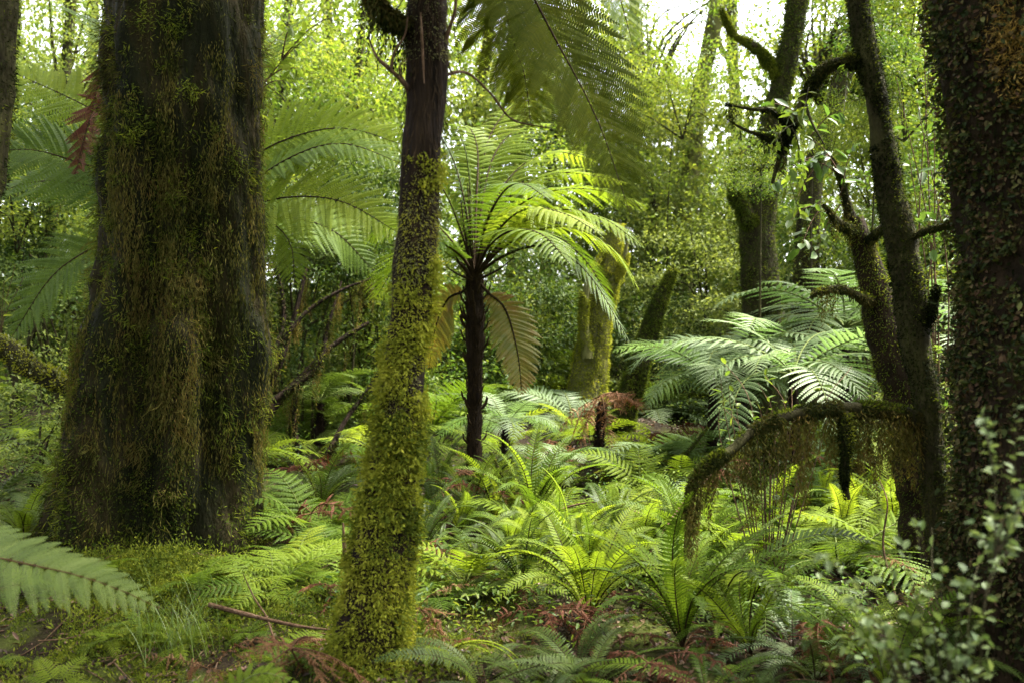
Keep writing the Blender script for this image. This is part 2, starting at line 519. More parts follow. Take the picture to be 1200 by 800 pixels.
def sword(C, hint, w=.06, pairs=42, s0=.12, rr=.004, droop=.25, fold=.28, jit=.07, wid=.74):
    """once divided sword-fern frond"""
    C = resample(C, np.linspace(0, 1, 50))
    hint = np.asarray(hint, float)
    T = nrm(np.gradient(C, axis=0))
    N = nrm(hint - (T @ hint)[:, None] * T)
    B = np.cross(T, N)
    L = length(C)
    s = np.linspace(s0, .99, pairs)
    x = (s - s0) / (1 - s0)
    ix = np.clip((s * 49).round().astype(int), 0, 49)
    p0, t0, n0, b0 = resample(C, s), T[ix], N[ix], B[ix]
    l = np.maximum(w * np.minimum(1, .25 + 2.2 * x) * np.maximum(1 - x ** 3, 0) ** .7, .006)
    hw = (L * (1 - s0) / pairs * .5 * wid) * np.minimum(1, .5 + (l / w))
    Vs = []
    for sgn in (1, -1):
        a_ = np.radians(np.interp(x, [0, 1], [88, 50])) + rng.normal(size=pairs) * jit
        d = nrm(b0 * (sgn * np.sin(a_))[:, None] + t0 * np.cos(a_)[:, None] + n0 * fold)
        q1 = p0 + d * (l * .55)[:, None]
        q2 = p0 + d * l[:, None] - n0 * (droop * l)[:, None] + t0 * (.18 * l)[:, None]
        h = t0 * hw[:, None]
        Vs.append(np.stack([p0 - h, p0 + h, q1 + h * .95, q1 - h * .75, q2 + h * .12, q2 - h * .1], 1))
    V = np.concatenate(Vs).reshape(-1, 3)
    n = 2 * pairs
    a = np.arange(n)[:, None] * 6
    Q = np.concatenate([a + [0, 1, 2, 3], a + [3, 2, 4, 5]], 1).reshape(-1, 4)
    rach = Tube([*C[::7], C[-1]], [rr, rr * .7, rr * .2], 12, 0).geo(4)
    return (V, Q), rach

def arc(L, e0, bend, side=0.0, p=1.3, n=40):
    """frond path leaving the origin along +X at elevation e0 (degrees), bending down by bend degrees"""
    s = np.linspace(0, 1, n)
    an = np.radians(e0 - bend * s ** p)
    d = np.stack([np.cos(an), side * s, np.sin(an)], -1)
    d = nrm(d)
    return np.vstack([[0, 0, 0], np.cumsum(d[:-1] * (L / (n - 1)), 0)])

def frond_geo(C, hint, kind='lace', **kw):
    g_ = Geo()
    if kind == 'sword':
        b, r_ = sword(C, hint, **kw)
        g_.add(b, 0)
    else:
        ps, r_ = frond(C, hint, **kw)
        for q in ps: g_.add(q, 0)
    g_.add(r_, 1, True)
    return g_

UP = (0, 0, 1)
LIB = {}
def lib(kind, mat, stipe='stipe', n=5):
    """shared frond meshes of unit kind, several shapes each"""
    key = (kind, mat)
    if kind == 'dead': n = 8
    if key in LIB: return LIB[key]
    ms = []
    for i in range(n):
        t = i / max(1, n - 1)
        sd_ = rng.uniform(-.35, .35)
        if kind == 'sword':        # unit length, upright shuttlecock
            C = arc(1, 78 - 14 * t, 62 + 55 * t, sd_, 1.6)
            g_ = frond_geo(C, (-.6, 0, .8), 'sword', w=.105, pairs=36, rr=.006)
        elif kind == 'swordlow':
            C = arc(1, 48 - 20 * t, 75 + 30 * t, sd_, 1.2)
            g_ = frond_geo(C, UP, 'sword', w=.105, pairs=36, rr=.006)
        elif kind == 'tree':
            C = arc(1, 52 - 26 * t, 70 + 30 * t, sd_, 1.2)
            g_ = frond_geo(C, UP, w=.27, pairs=22, pinn=12, rr=.008, droop=.22, pl=.066, fill=1.05)
        elif kind == 'lace':
            C = arc(1, 55 - 25 * t, 70 + 25 * t, sd_, 1.1)
            g_ = frond_geo(C, UP, w=.24, pairs=15, pinn=9, rr=.006, droop=.2, pl=.10, s0=.22, base=.8, fill=1.0)
        elif kind == 'skirt':
            C = arc(1, rng.uniform(-50, 15), rng.uniform(45, 85), sd_, rng.uniform(.6, 1.2))
            g_ = frond_geo(C, UP, w=.2, pairs=18, pinn=9, rr=.007, droop=.55, pl=.11, curl=1.0, jit=.26, fill=.7)
        elif kind == 'dead':
            C = arc(1, rng.uniform(-40, 45), rng.uniform(50, 130), sd_ * 2, rng.uniform(.6, 1.6))
            g_ = frond_geo(C, UP, w=.17, pairs=17, pinn=9, rr=.007, droop=.5, pl=.12, curl=1.0, jit=.30, fill=.8)
        ms.append(g_.mesh('frond', [M[mat], M[stipe]]))
    LIB[key] = ms
    return ms

def rosette(name, label, cat, loc, kind, mat, n, L, stipe='stipe_green', group=None, tilt=(0, 0), az0=None, spread=6.283, trunk=None, lj=.25, dead=0):
    """a fern: fronds leave one crown in all directions"""
    root = thing(name, label, cat, tuple(loc), group)
    ms = lib(kind, mat, stipe)
    a0 = rng.uniform(0, 6.28) if az0 is None else az0
    for i in range(n):
        az = a0 + (i + rng.uniform(-.35, .35)) * spread / n
        l = L * rng.uniform(1 - lj, 1 + lj * .6) * (rng.uniform(.5, 1.2) if kind == 'dead' else 1)
        m = Matrix.Rotation(az, 4, 'Z') @ Matrix.Rotation(R(rng.uniform(-12, 12)), 4, 'Y') @ Matrix.Rotation(R(rng.uniform(-18, 18) * (3 if kind == 'dead' else 1)), 4, 'X') @ Matrix.Scale(l, 4)
        if tilt != (0, 0):
            m = Matrix.Rotation(R(tilt[0]), 4, 'X') @ Matrix.Rotation(R(tilt[1]), 4, 'Y') @ m
        link('frond', ms[int(rng.integers(len(ms)))], root, mat=m)
    if dead:
        dm = lib('dead', 'fern_red', 'stipe_brown')
        for i in range(dead):
            m = Matrix.Rotation(rng.uniform(0, 6.28), 4, 'Z') @ Matrix.Scale(L * rng.uniform(.5, .8), 4)
            link('dead_frond', dm[int(rng.integers(len(dm)))], root, mat=m, label='withered red brown frond')
    return root

def hero_frond(root, pts, hint, mat, stipe='stipe', name='frond', label=None, pinnae=False, kind='lace', **kw):
    C = curve(pts, 60)
    if not pinnae:
        return part(name, frond_geo(C, hint, kind, **kw), [M[mat], M[stipe]], root, label=label)
    ps, r_ = frond(C, hint, **kw)
    o = part(name, Geo().add(r_, 0, True), [M[stipe]], root, label=label)
    for q in ps:
        part('pinna', Geo().add(q, 0), [M[mat]], root, parent=o)
    return o

exec_order = []
# ------------------------------------------------------------------ HERO TREES
FRONT = np.array([0, -1.0, 0])

def crown_variant(seed, n_cl, rad, per, ls, lw, mat, limbs=10, flat=.42, six=False, droop=.3):
    """a crown round the origin: limbs and leaf clumps, shared by several trees"""
    global rng
    keep, rng = rng, np.random.default_rng(seed)
    g_ = Geo()
    c = rdir(n_cl) * (rng.uniform(.25, 1, n_cl) ** .5)[:, None] * np.array(rad)
    c[:, 2] += .15 * rad[2] * rng.normal(size=n_cl)
    for i in range(min(limbs, n_cl)):
        m = c[i] * .5 * rng.uniform(.4, 1.5) + rng.normal(size=3) * .12 * np.array(rad)
        g_.add(Tube([(0, 0, -rad[2] * .9), m + [0, 0, -.2 * rad[2]], c[i]], [.020 * rad[0], .010 * rad[0], .005], 12, .1).geo(5), 1, True)
    ps, ds, ns = [], [], []
    for q in c:
        k = int(per * rng.uniform(.5, 1.5))
        sz = rng.uniform(.11, .25) * np.mean(rad)
        o = rng.normal(size=(k, 3)) * sz * np.array([1, 1, flat])
        ps.append(q + o)
        ds.append(nrm(o + 1e-6) * .7 + rdir(k) * .8 + np.array([0, 0, -droop]))
        ns.append(np.array([0, 0, 1.0]) + rdir(k) * .7)
    p, d, nn = np.concatenate(ps), np.concatenate(ds), nrm(np.concatenate(ns))
    L = ls * rng.uniform(.6, 1.4, len(p))
    if six: g_.add(leaves6(p, d, L, L * lw, nn), 0)
    else: g_.add(blades(p, d, L, L * lw, nn, .15), 0)
    me = g_.mesh('crown', [M[mat], M['bark_mid']])
    rng = keep
    return me

CROWN = {
    'fine': crown_variant(1, 60, (2.4, 2.4, 1.9), 300, .085, .5, 'leaf_yellow'),
    'mid': crown_variant(2, 55, (2.2, 2.2, 1.8), 260, .095, .5, 'leaf_mid'),
    'olive': crown_variant(3, 60, (2.5, 2.5, 1.7), 260, .075, .45, 'leaf_olive', flat=.4),
    'dense': crown_variant(4, 90, (3.2, 3.2, 1.8), 260, .12, .55, 'leaf_mid', limbs=16),
    'sparse': crown_variant(5, 38, (2.2, 2.2, 1.8), 150, .09, .5, 'leaf_yellow', limbs=24),
}
def put_crown(root, kind, at, s=(1, 1, 1), rz=None):
    rz = rng.uniform(0, 6.28) if rz is None else rz
    m = Matrix.Translation(Vector(at) - root.location) @ Matrix.Rotation(rz, 4, 'Z') @ Matrix.Diagonal((*s, 1))
    return link('crown', CROWN[kind], root, mat=m)

# --- the big mossy trunk on the left
def big_tree():
    Y = 6.2
    rows = [(-520, 226, 145), (-200, 226, 152), (0, 224, 160), (150, 219, 166), (300, 212, 176), (430, 206, 182), (520, 196, 192), (600, 186, 210), (680, 180, 244), (780, 176, 300)]
    pts = [P(c, v, Y) for v, c, w_ in rows][::-1]
    rad = [w_ / 2 / F * Y for v, c, w_ in rows][::-1]
    root = thing('forest_tree', 'massive dark trunk on the left draped with brown and olive moss', 'tree', on(200, Y))
    t = Tube(pts, rad, 120, .15, 4.2, .22, 11, .3)
    part('trunk', Geo().add(t.geo(170, 260), 0, True), [M['bark_big']], root)
    up_ = Geo()
    top = t.C[-1]
    m = Tube([top - [0, 0, .1], top + [0, 0, 2.5], top + [.3, .3, 5]], [rad[-1], rad[-1] * .8, rad[-1] * .5], 20, .06)
    part('upper_trunk', Geo().add(m.geo(24), 0, True), [M['bark_big']], root)
    # short moss in vertical runs, bare dark recesses between; near-black moss paints the shade higher up
    g_ = Geo()
    g_.add(fuzz(t, 52000, .038, .0042, .5, .8, .55, 0, .66, (FRONT, -.35), (np.array([4.5, 4.5, .9]), -.15, 6)), 0)
    part('moss', g_, [M['moss_dark']], root, 'stuff')
    g_ = Geo()
    g_.add(fuzz(t, 42000, .034, .0055, .45, .7, .55, .0, .85, (FRONT, -.45)), 0)
    part('shade_moss', g_, [M['moss_shade']], root, 'stuff')
    p, o, k = t.pick(1500, .08, .62, (FRONT, -.3))
    m_ = vnoise(p * np.array([3.5, 3.5, 1.2]), 12) > .02
    part('moss_tuft', Geo().add(tufts(p[m_], o[m_], 54, .055, .0036, .6, .8, .6, .028), 0), [M['moss_brown']], root, 'stuff')
    p, o, k = t.pick(1700, .0, .58, (FRONT, -.35))
    m_ = vnoise(p * np.array([3.0, 3.0, 1.5]), 19) > -.15
    part('moss_tuft', Geo().add(tufts(p[m_], o[m_], 46, .034, .0048, .7, .45, .75, .026), 0), [M['moss_green']], root, 'stuff')
    # leafy green moss on the lower left flank and foot
    g_ = Geo()
    g_.add(fuzz(t, 26000, .024, .011, .8, .2, .6, 0, .34, (np.array([-.75, -.65, 0]), .1)), 0)
    g_.add(fuzz(t, 22000, .024, .011, .8, .3, .6, 0, .22, (FRONT, -.2), (4, -.1, 8)), 0)
    part('leafy_moss', g_, [M['moss_green']], root, 'stuff')
    # long drapes in vertical runs
    g_ = Geo()
    for th0, k0, k1, n in ((-1.75, .20, .46, 230), (-1.35, .24, .46, 260), (-1.1, .22, .37, 160), (-2.15, .22, .36, 150), (-1.95, .40, .5, 90), (-.75, .2, .4, 160), (-1.5, .36, .56, 130), (-.95, .42, .55, 90), (-2.4, .12, .3, 120), (-.4, .2, .55, 120)):
        k = rng.uniform(k0, k1, n)
        th = th0 + rng.normal(size=n) * .075 + .05 * np.sin(k * 40)
        p, o = t.at(k, th)
        g_.add(strands(p + o * .025, rng.uniform(.08, .34, n), .028, .006, .012), 0)
    p, o, k = t.pick(1000, .1, .75, (FRONT, -.2))
    g_.add(strands(p + o * .015, rng.uniform(.03, .14, len(p)), .024, .008, .014), 0)
    part('hanging_moss', g_, [M['moss_brown']], root, 'stuff')
    put_crown(root, 'dense', (-.9, 6.2, 10.2), (1.4, 1.3, 1.1))  # unseen crown, moved right to shade the upper trunk
    return root, t
T1, t1 = big_tree()

# --- the leaning leafy trunk in front
def front_tree():
    Y = 4.0
    rows = [(-420, 512, 46), (-150, 506, 48), (0, 502, 50), (100, 499, 49), (200, 493, 47), (300, 486, 47), (400, 477, 46), (500, 467, 47), (600, 455, 54), (700, 440, 66), (800, 428, 82), (850, 424, 96)]
    pts = [P(c, v, Y) for v, c, w_ in rows][::-1]
    rad = [w_ / 2 / F * Y for v, c, w_ in rows][::-1]
    root = thing('forest_tree', 'slender leaning trunk in front, dark and fibrous above, wrapped in bright leafy moss below', 'tree', on(428, Y))
    t = Tube(pts, rad, 90, .10, 12, 0, 21, .5)
    part('trunk', Geo().add(t.geo(40, 200), 0, True), [M['bark_fibre']], root)
    top = t.C[-1]
    m = Tube([top - [0, 0, .05], top + [.05, 0, 1.5], top + [.2, .2, 4]], [rad[-1], rad[-1] * .9, rad[-1] * .6], 16, .05)
    part('upper_trunk', Geo().add(m.geo(12), 0, True), [M['bark_fibre']], root)
    g_ = Geo()
    p, o, k = t.pick(2600, .0, .52)
    keep = vnoise(p * 9, 4) + .35 * vnoise(p * 25, 6) > -1.0 + 1.55 * k / .52
    p, o, k = p[keep], o[keep], k[keep]
    g_.add(tufts(p, o, 26, .017, .0075, .75, .35, .8, .014), 0)
    part('clinging_leaf', g_, [M['moss_bright']], root, 'stuff')
    p, o, k = t.pick(2200, .0, .45)
    keep = vnoise(p * 8, 24) > -.3 + .9 * k / .45
    part('dark_moss', Geo().add(tufts(p[keep], o[keep], 24, .018, .007, .7, .5, .75, .014), 0), [M['moss_green']], root, 'stuff')
    g_ = Geo().add(fuzz(t, 14000, .018, .0032, .6, .6, .5, .25, .80, None, (8, .12, 33)), 0)
    part('pale_moss', g_, [M['moss_pale']], root, 'stuff')
    g_ = Geo()
    g_.add(fuzz(t, 24000, .018, .005, .7, .4, .6, 0, .54, (np.array([.75, -.65, 0]), -.1), (6, -.35, 2)), 0)
    part('moss', g_, [M['moss_bright']], root, 'stuff')
    # bark fibres and strips
    g_ = Geo()
    g_.add(fuzz(t, 3200, .07, .004, .22, .9, .25, .45, 1), 0)
    part('bark_fibre', g_, [M['stipe']], root, 'stuff')
    st = Tube([P(493, 15, 3.9), P(495, 60, 3.9), P(497, 98, 3.9)], [.004, .006, .003], 12, .2)
    part('bark_strip', Geo().add(st.geo(5), 0, True), [M['wood']], root, label='loose tan strip of bark')
    # twiggy side branches
    for bp, rr, ms in (
        ([(500, 30, 4), (470, 26, 3.95), (448, 14, 3.9), (432, -25, 3.85)], [.03, .028, .034, .03], 'moss_dark'),
        ([(484, 118, 4), (474, 98, 3.95), (455, 80, 3.9), (441, 66, 3.9), (432, 45, 3.9)], [.014, .011, .008, .004], None),
        ([(458, 83, 3.92), (462, 62, 3.9), (474, 42, 3.88), (478, 20, 3.85)], [.007, .005, .002], None),
        ([(474, 98, 3.95), (468, 80, 3.9), (478, 68, 3.85)], [.006, .004, .002], None),
        ([(516, 60, 4), (528, 30, 3.95), (534, 5, 3.9), (530, -20, 3.9)], [.012, .008, .004], None),
        ([(512, 92, 4), (545, 85, 4.1), (575, 110, 4.2), (600, 140, 4.3), (640, 150, 4.4)], [.007, .005, .003], None)):
        b = Tube([P(*q) for q in bp], rr, 24, .2, 30)
        o_ = part('branch', Geo().add(b.geo(6), 0, True), [M['bark_mid'] if ms else M['wood']], root)
        if ms:
            gm_ = Geo().add(fuzz(b, 2600, .03, .008, .5, .7, .5), 0)
            p, oo, k = b.pick(160, .1, .95, (np.array([0, 0, -1]), .1))
            gm_.add(strands(p, rng.uniform(.04, .22, len(p)), .022, .007), 0)
            part('moss', gm_, [M['moss_dark']], root, 'stuff', parent=o_)
    put_crown(root, 'sparse', (.2, 3.6, 8.5), (.9, .9, .9))
    return root, t
T2, t2 = front_tree()

# --- the thick trunk at the right edge, grown over by a climber
def right_tree():
    Y = 4.2
    rows = [(-420, 1190, 196), (0, 1202, 196), (200, 1222, 194), (400, 1238, 192), (600, 1240, 194), (720, 1238, 208), (800, 1238, 230), (850, 1238, 250)]
    pts = [P(c, v, Y) for v, c, w_ in rows][::-1]
    rad = [w_ / 2 / F * Y for v, c, w_ in rows][::-1]
    root = thing('forest_tree', 'thick dark trunk at the right edge covered in tiny climber leaves', 'tree', on(1226, Y))
    t = Tube(pts, rad, 80, .09, 5, .05, 31, .6)
    part('trunk', Geo().add(t.geo(50, 140), 0, True), [M['bark_red']], root)
    top = t.C[-1]
    m = Tube([top - [0, 0, .05], top + [0, .1, 1.5], top + [.2, .4, 5]], [rad[-1], rad[-1] * .9, rad[-1] * .6], 16, .05)
    part('upper_trunk', Geo().add(m.geo(16), 0, True), [M['bark_red']], root)
    face = (np.array([-.7, -.7, 0]), -.1)
    p, o, k = t.pick(6500, 0, .78, face)
    keep = vnoise(p * 3.5, 9) + .5 * vnoise(p * 9, 10) > -.35
    p, o = p[keep], o[keep]
    part('climber', Geo().add(tufts(p + o * .012, o, 8, .024, .015, .75, .4, .8, .020, True), 0), [M['climber']], root, 'stuff')
    g_ = Geo().add(fuzz(t, 16000, .04, .004, .3, .9, .4, 0, .85, face, (5, -.1, 61)), 0)
    part('dark_moss', g_, [M['moss_shade']], root, 'stuff')
    g_ = Geo().add(fuzz(t, 9000, .035, .008, .5, .6, .5, 0, .78, (np.array([-1, -.1, 0]), .55)), 0)
    part('moss', g_, [M['moss_dark']], root, 'stuff')
    p, o, k = t.pick(2600, .55, .78, (np.array([.1, -1, 0]), .6))
    keep = (p[:, 0] > P(1150, 0, 4)[0]) & (p[:, 2] > 2.55) & (vnoise(p * 7, 2) > -.4)
    p, o = p[keep], o[keep]
    part('orange_moss', Geo().add(tufts(p, o, 44, .030, .0032, .8, .3, .8, .028), 0), [M['moss_orange']], root, 'stuff', label='orange brown moss cushion high on the trunk')
    put_crown(root, 'mid', (3.2, 2.0, 9.5), (1.1, 1.1, 1))
    return root, t
T6, t6 = right_tree()

def mossy_limb(name, root, pts, rad, mats, moss=None, n=3000, hang=0, hl=(.05, .3), parent=None, nt=10, ns=40, mlen=.024, mw=.007, hmat=None, lab=None, out=.6):
    b = Tube(pts, rad, ns, .14, 9, 0, int(rng.integers(99)))
    o = part(name, Geo().add(b.geo(nt), 0, True), [M[mats]], root, parent=parent, label=lab)
    sub = o if parent is None and name != 'trunk' else root
    if moss:
        gz = Geo().add(fuzz(b, int(n * 1.3), mlen, mw * .8, out, .5, .6, mask=(7, -.6 if name == 'trunk' else -.12, 4), thin=.02), 0)
        part('moss', gz, [M[moss]], root, 'stuff', parent=sub if sub is not root else None)
        top_m = fuzz(b, int(n * .6), mlen * .9, mw * .8, .9, .0, .6, face=(np.array([.25, -.1, .95]) if name != 'trunk' else np.array([.8, -.5, .2]), .15), mask=(9, .0, 14), thin=.025)
        if len(top_m[1]): part('moss_cushion', Geo().add(top_m, 0), [M['moss_green']], root, 'stuff', parent=sub if sub is not root else None)
    if hang:
        p, oo, k = b.pick(hang * 5, .03, .97, (np.array([0, 0, -1]), .0))
        nc = max(3, hang // 18)
        ck = rng.uniform(.03, .97, nc); cl = rng.uniform(0, 1, nc) ** 1.5
        dist = np.abs(k[:, None] - ck[None]) / (.012 + .02 * cl[None])
        near = dist.min(1)
        sel = (near < 2.2) | (rng.uniform(size=len(p)) < .12)
        p, near, ci = p[sel][:hang], near[sel][:hang], dist.argmin(1)[sel][:hang]
        ln = hl[0] + (hl[1] - hl[0]) * (.25 + .75 * cl[ci]) * np.exp(-near ** 2 * .5) * rng.uniform(.4, 1.1, len(p))
        part('hanging_moss', Geo().add(strands(p, np.maximum(ln, .03), .022, .0055, .010, .75), 0), [M[hmat or moss]], root, 'stuff', parent=sub if sub is not root else None)
    return b

# --- slim winding tree on the right with its low mossy branch
def winding_tree():
    Y = 4.7
    root = thing('forest_tree', 'slim winding mossy tree with a low branch hung with moss, right of centre', 'tree', on(1122, Y))
    path = [(1126, 790), (1120, 735), (1116, 700), (1104, 630), (1094, 560), (1088, 480), (1077, 420), (1068, 360), (1060, 305), (1046, 240), (1036, 180), (1028, 120), (1013, 45), (1003, -20), (1000, -120), (1010, -400)]
    rad = [.085, .070, .064, .060, .062, .070, .072, .064, .054, .050, .048, .048, .047, .046, .045, .04]
    mossy_limb('trunk', root, [P(u, v, Y) for u, v in path], rad, 'bark_mid', 'moss_dark', 26000, 0, nt=18, ns=110, mlen=.018, mw=.006)
    b1 = [(1030, 78, 4.7), (1000, 72, 4.7), (968, 79, 4.75), (946, 110, 4.8), (926, 150, 4.85), (912, 190, 4.9), (905, 215, 4.9)]
    mossy_limb('branch', root, [P(*q) for q in b1], [.022, .024, .022, .020, .018, .014, .008], 'bark_mid', 'moss_dark', 6000, 170, (.03, .16))
    mossy_limb('branch', root, [P(*q) for q in [(926, 148, 4.85), (905, 130, 4.8), (880, 128, 4.75), (850, 122, 4.7)]], [.014, .012, .009, .004], 'bark_mid', 'moss_dark', 1600, 60, (.03, .12))
    mossy_limb('branch', root, [P(*q) for q in [(918, 170, 4.88), (895, 160, 4.8), (872, 152, 4.75), (852, 140, 4.7)]], [.012, .011, .008, .004], 'bark_mid', 'moss_dark', 1200, 40, (.03, .10))
    mossy_limb('branch', root, [P(*q) for q in [(942, 118, 4.8), (952, 145, 4.75), (966, 170, 4.7)]], [.008, .006, .003], 'bark_mid')
    b2 = [(1086, 500, 4.7), (1062, 486, 4.68), (1030, 480, 4.6), (980, 478, 4.55), (925, 487, 4.5), (885, 503, 4.45), (858, 526, 4.4), (825, 548, 4.35), (808, 575, 4.3), (803, 600, 4.3)]
    mossy_limb('branch', root, [P(*q) for q in b2], [.045, .034, .029, .027, .025, .025, .025, .022, .015, .004], 'bark_mid', 'moss_dark', 15000, 620, (.06, .42), hmat='moss_brown', lab='low horizontal branch with curtains of moss')
    mossy_limb('branch', root, [P(*q) for q in [(990, 482, 4.55), (992, 520, 4.5), (990, 560, 4.5), (995, 585, 4.5)]], [.02, .022, .018, .008], 'bark_mid', 'moss_dark', 2400, 50, (.03, .12))
    mossy_limb('branch', root, [P(*q) for q in [(1060, 285, 4.7), (1085, 270, 4.6), (1108, 264, 4.5), (1125, 258, 4.4)]], [.016, .014, .012, .008], 'bark_mid', 'moss_dark', 1500, 70, (.03, .16))
    mossy_limb('branch', root, [P(*q) for q in [(1075, 400, 4.7), (1092, 360, 4.65), (1098, 335, 4.6)]], [.03, .026, .014], 'bark_mid', 'moss_dark', 1500, 0)
    put_crown(root, 'sparse', (2.2, 4.4, 8.5), (.8, .8, .8))
    return root
T7 = winding_tree()

# --- leaning reddish trunk behind the winding tree
def leaning_trunk():
    Y = 5.6
    root = thing('forest_tree', 'leaning reddish brown broken trunk with leafy moss, just behind the winding tree', 'dead tree', on(1085, Y))
    b = mossy_limb('trunk', root, [P(u, v, Y) for u, v in [(1090, 700), (1082, 600), (1072, 520), (1056, 450), (1040, 400), (1026, 345), (1012, 290), (1002, 255)]], [.15, .14, .135, .13, .12, .10, .075, .05], 'bark_red', 'moss_green', 7000, 0, nt=18, ns=60)
    for q in ([(1030, 355, 5.6), (1012, 350, 5.5), (985, 338, 5.45), (958, 342, 5.4), (950, 350, 5.4)], [(1004, 270, 5.6), (992, 235, 5.6), (985, 205, 5.6), (972, 180, 5.6)], [(1010, 290, 5.6), (1030, 270, 5.5), (1050, 255, 5.5)], [(1006, 272, 5.6), (985, 262, 5.5), (965, 240, 5.4)]):
        mossy_limb('branch', root, [P(*z) for z in q], [.03, .024, .018, .006], 'bark_mid', 'moss_dark', 1600, 60, (.03, .2), hmat='moss_brown')
    return root
T8 = leaning_trunk()

# --- trunk at the top left corner
def corner_tree():
    Y = 5.0
    root = thing('forest_tree', 'mossy trunk cut off by the left edge of the view, leaning outwards', 'tree', on(-130, Y))
    mossy_limb('trunk', root, [P(u, v, Y) for u, v in [(-110, 760), (-90, 500), (-60, 330), (-33, 190), (-22, 100), (-16, 0), (-12, -200), (0, -500)]], [.22, .18, .16, .155, .15, .15, .14, .12], 'bark_mid', 'moss_dark', 14000, 0, nt=18, ns=60, mlen=.03)
    put_crown(root, 'sparse', (-4.6, 5.5, 8.5), (1, 1, 1))
    return root
T14 = corner_tree()

# --- mossy log at the left
lg = thing('fallen_log', 'mossy fallen log with pale lichen sloping in from the left edge', 'log', P(40, 430, 6.6))
lt = Tube([P(u, v, 6.7) for u, v in [(-620, 250), (-400, 300), (-160, 360), (-60, 385), (0, 408), (45, 436), (95, 462), (140, 478)]], [.15, .14, .12, .10, .095, .09, .07, .05], 60, .18, 9, 0, 4)
part('trunk', Geo().add(lt.geo(14), 0, True), [M['bark_mid']], lg)
part('moss', Geo().add(fuzz(lt, 12000, .03, .012, .8, .1, .6, face=(np.array([0, -.4, .8]), -.2)), 0), [M['moss_bright']], lg, 'stuff')
part('lichen', Geo().add(fuzz(lt, 3600, .03, .018, .9, -.2, .6, face=(np.array([0, -.3, .9]), .2)), 0), [M['lichen']], lg, 'stuff')

# --- dark tangle of leaning stems left of the front trunk
tg = thing('leaning_tree', 'dark half fallen tree with bare leaning stems and hanging moss, between the two left trunks', 'dead tree', on(300, 9))
for q, r0, hg in (
    ([(270, 560), (320, 478), (350, 445), (390, 405), (432, 378)], .055, 60),
    ([(280, 520), (325, 430), (345, 370), (360, 310)], .05, 90),
    ([(320, 470), (370, 430), (385, 380), (400, 330)], .035, 90),
    ([(385, 530), (405, 492), (432, 455), (452, 420)], .03, 30),
    ([(330, 400), (360, 365), (400, 340), (440, 325)], .025, 110),
    ([(300, 440), (330, 390), (330, 340), (318, 300)], .03, 70),
    ([(345, 640), (352, 560), (345, 490), (350, 450)], .04, 40)):
    mossy_limb('stem', tg, [P(u, v, 9 + .15 * i) for i, (u, v) in enumerate(q)], [r0, r0 * .8, r0 * .6, r0 * .3], 'bark_fibre', 'moss_dark', 900, hg, (.1, .5), nt=8, ns=24, mlen=.04, mw=.012, hmat='moss_brown')

# ------------------------------------------------------------------ TREE FERNS
def fern_trunk(root, pts, rad, fib=2500):
    t = Tube(pts, rad, 60, .16, 22, 0, 3, .5)
    part('trunk', Geo().add(t.geo(20, 120), 0, True), [M['bark_fibre']], root)
    part('bark_fibre', Geo().add(fuzz(t, fib, .06, .006, .16, -.8, .25), 0), [M['stipe']], root, 'stuff')
    return t

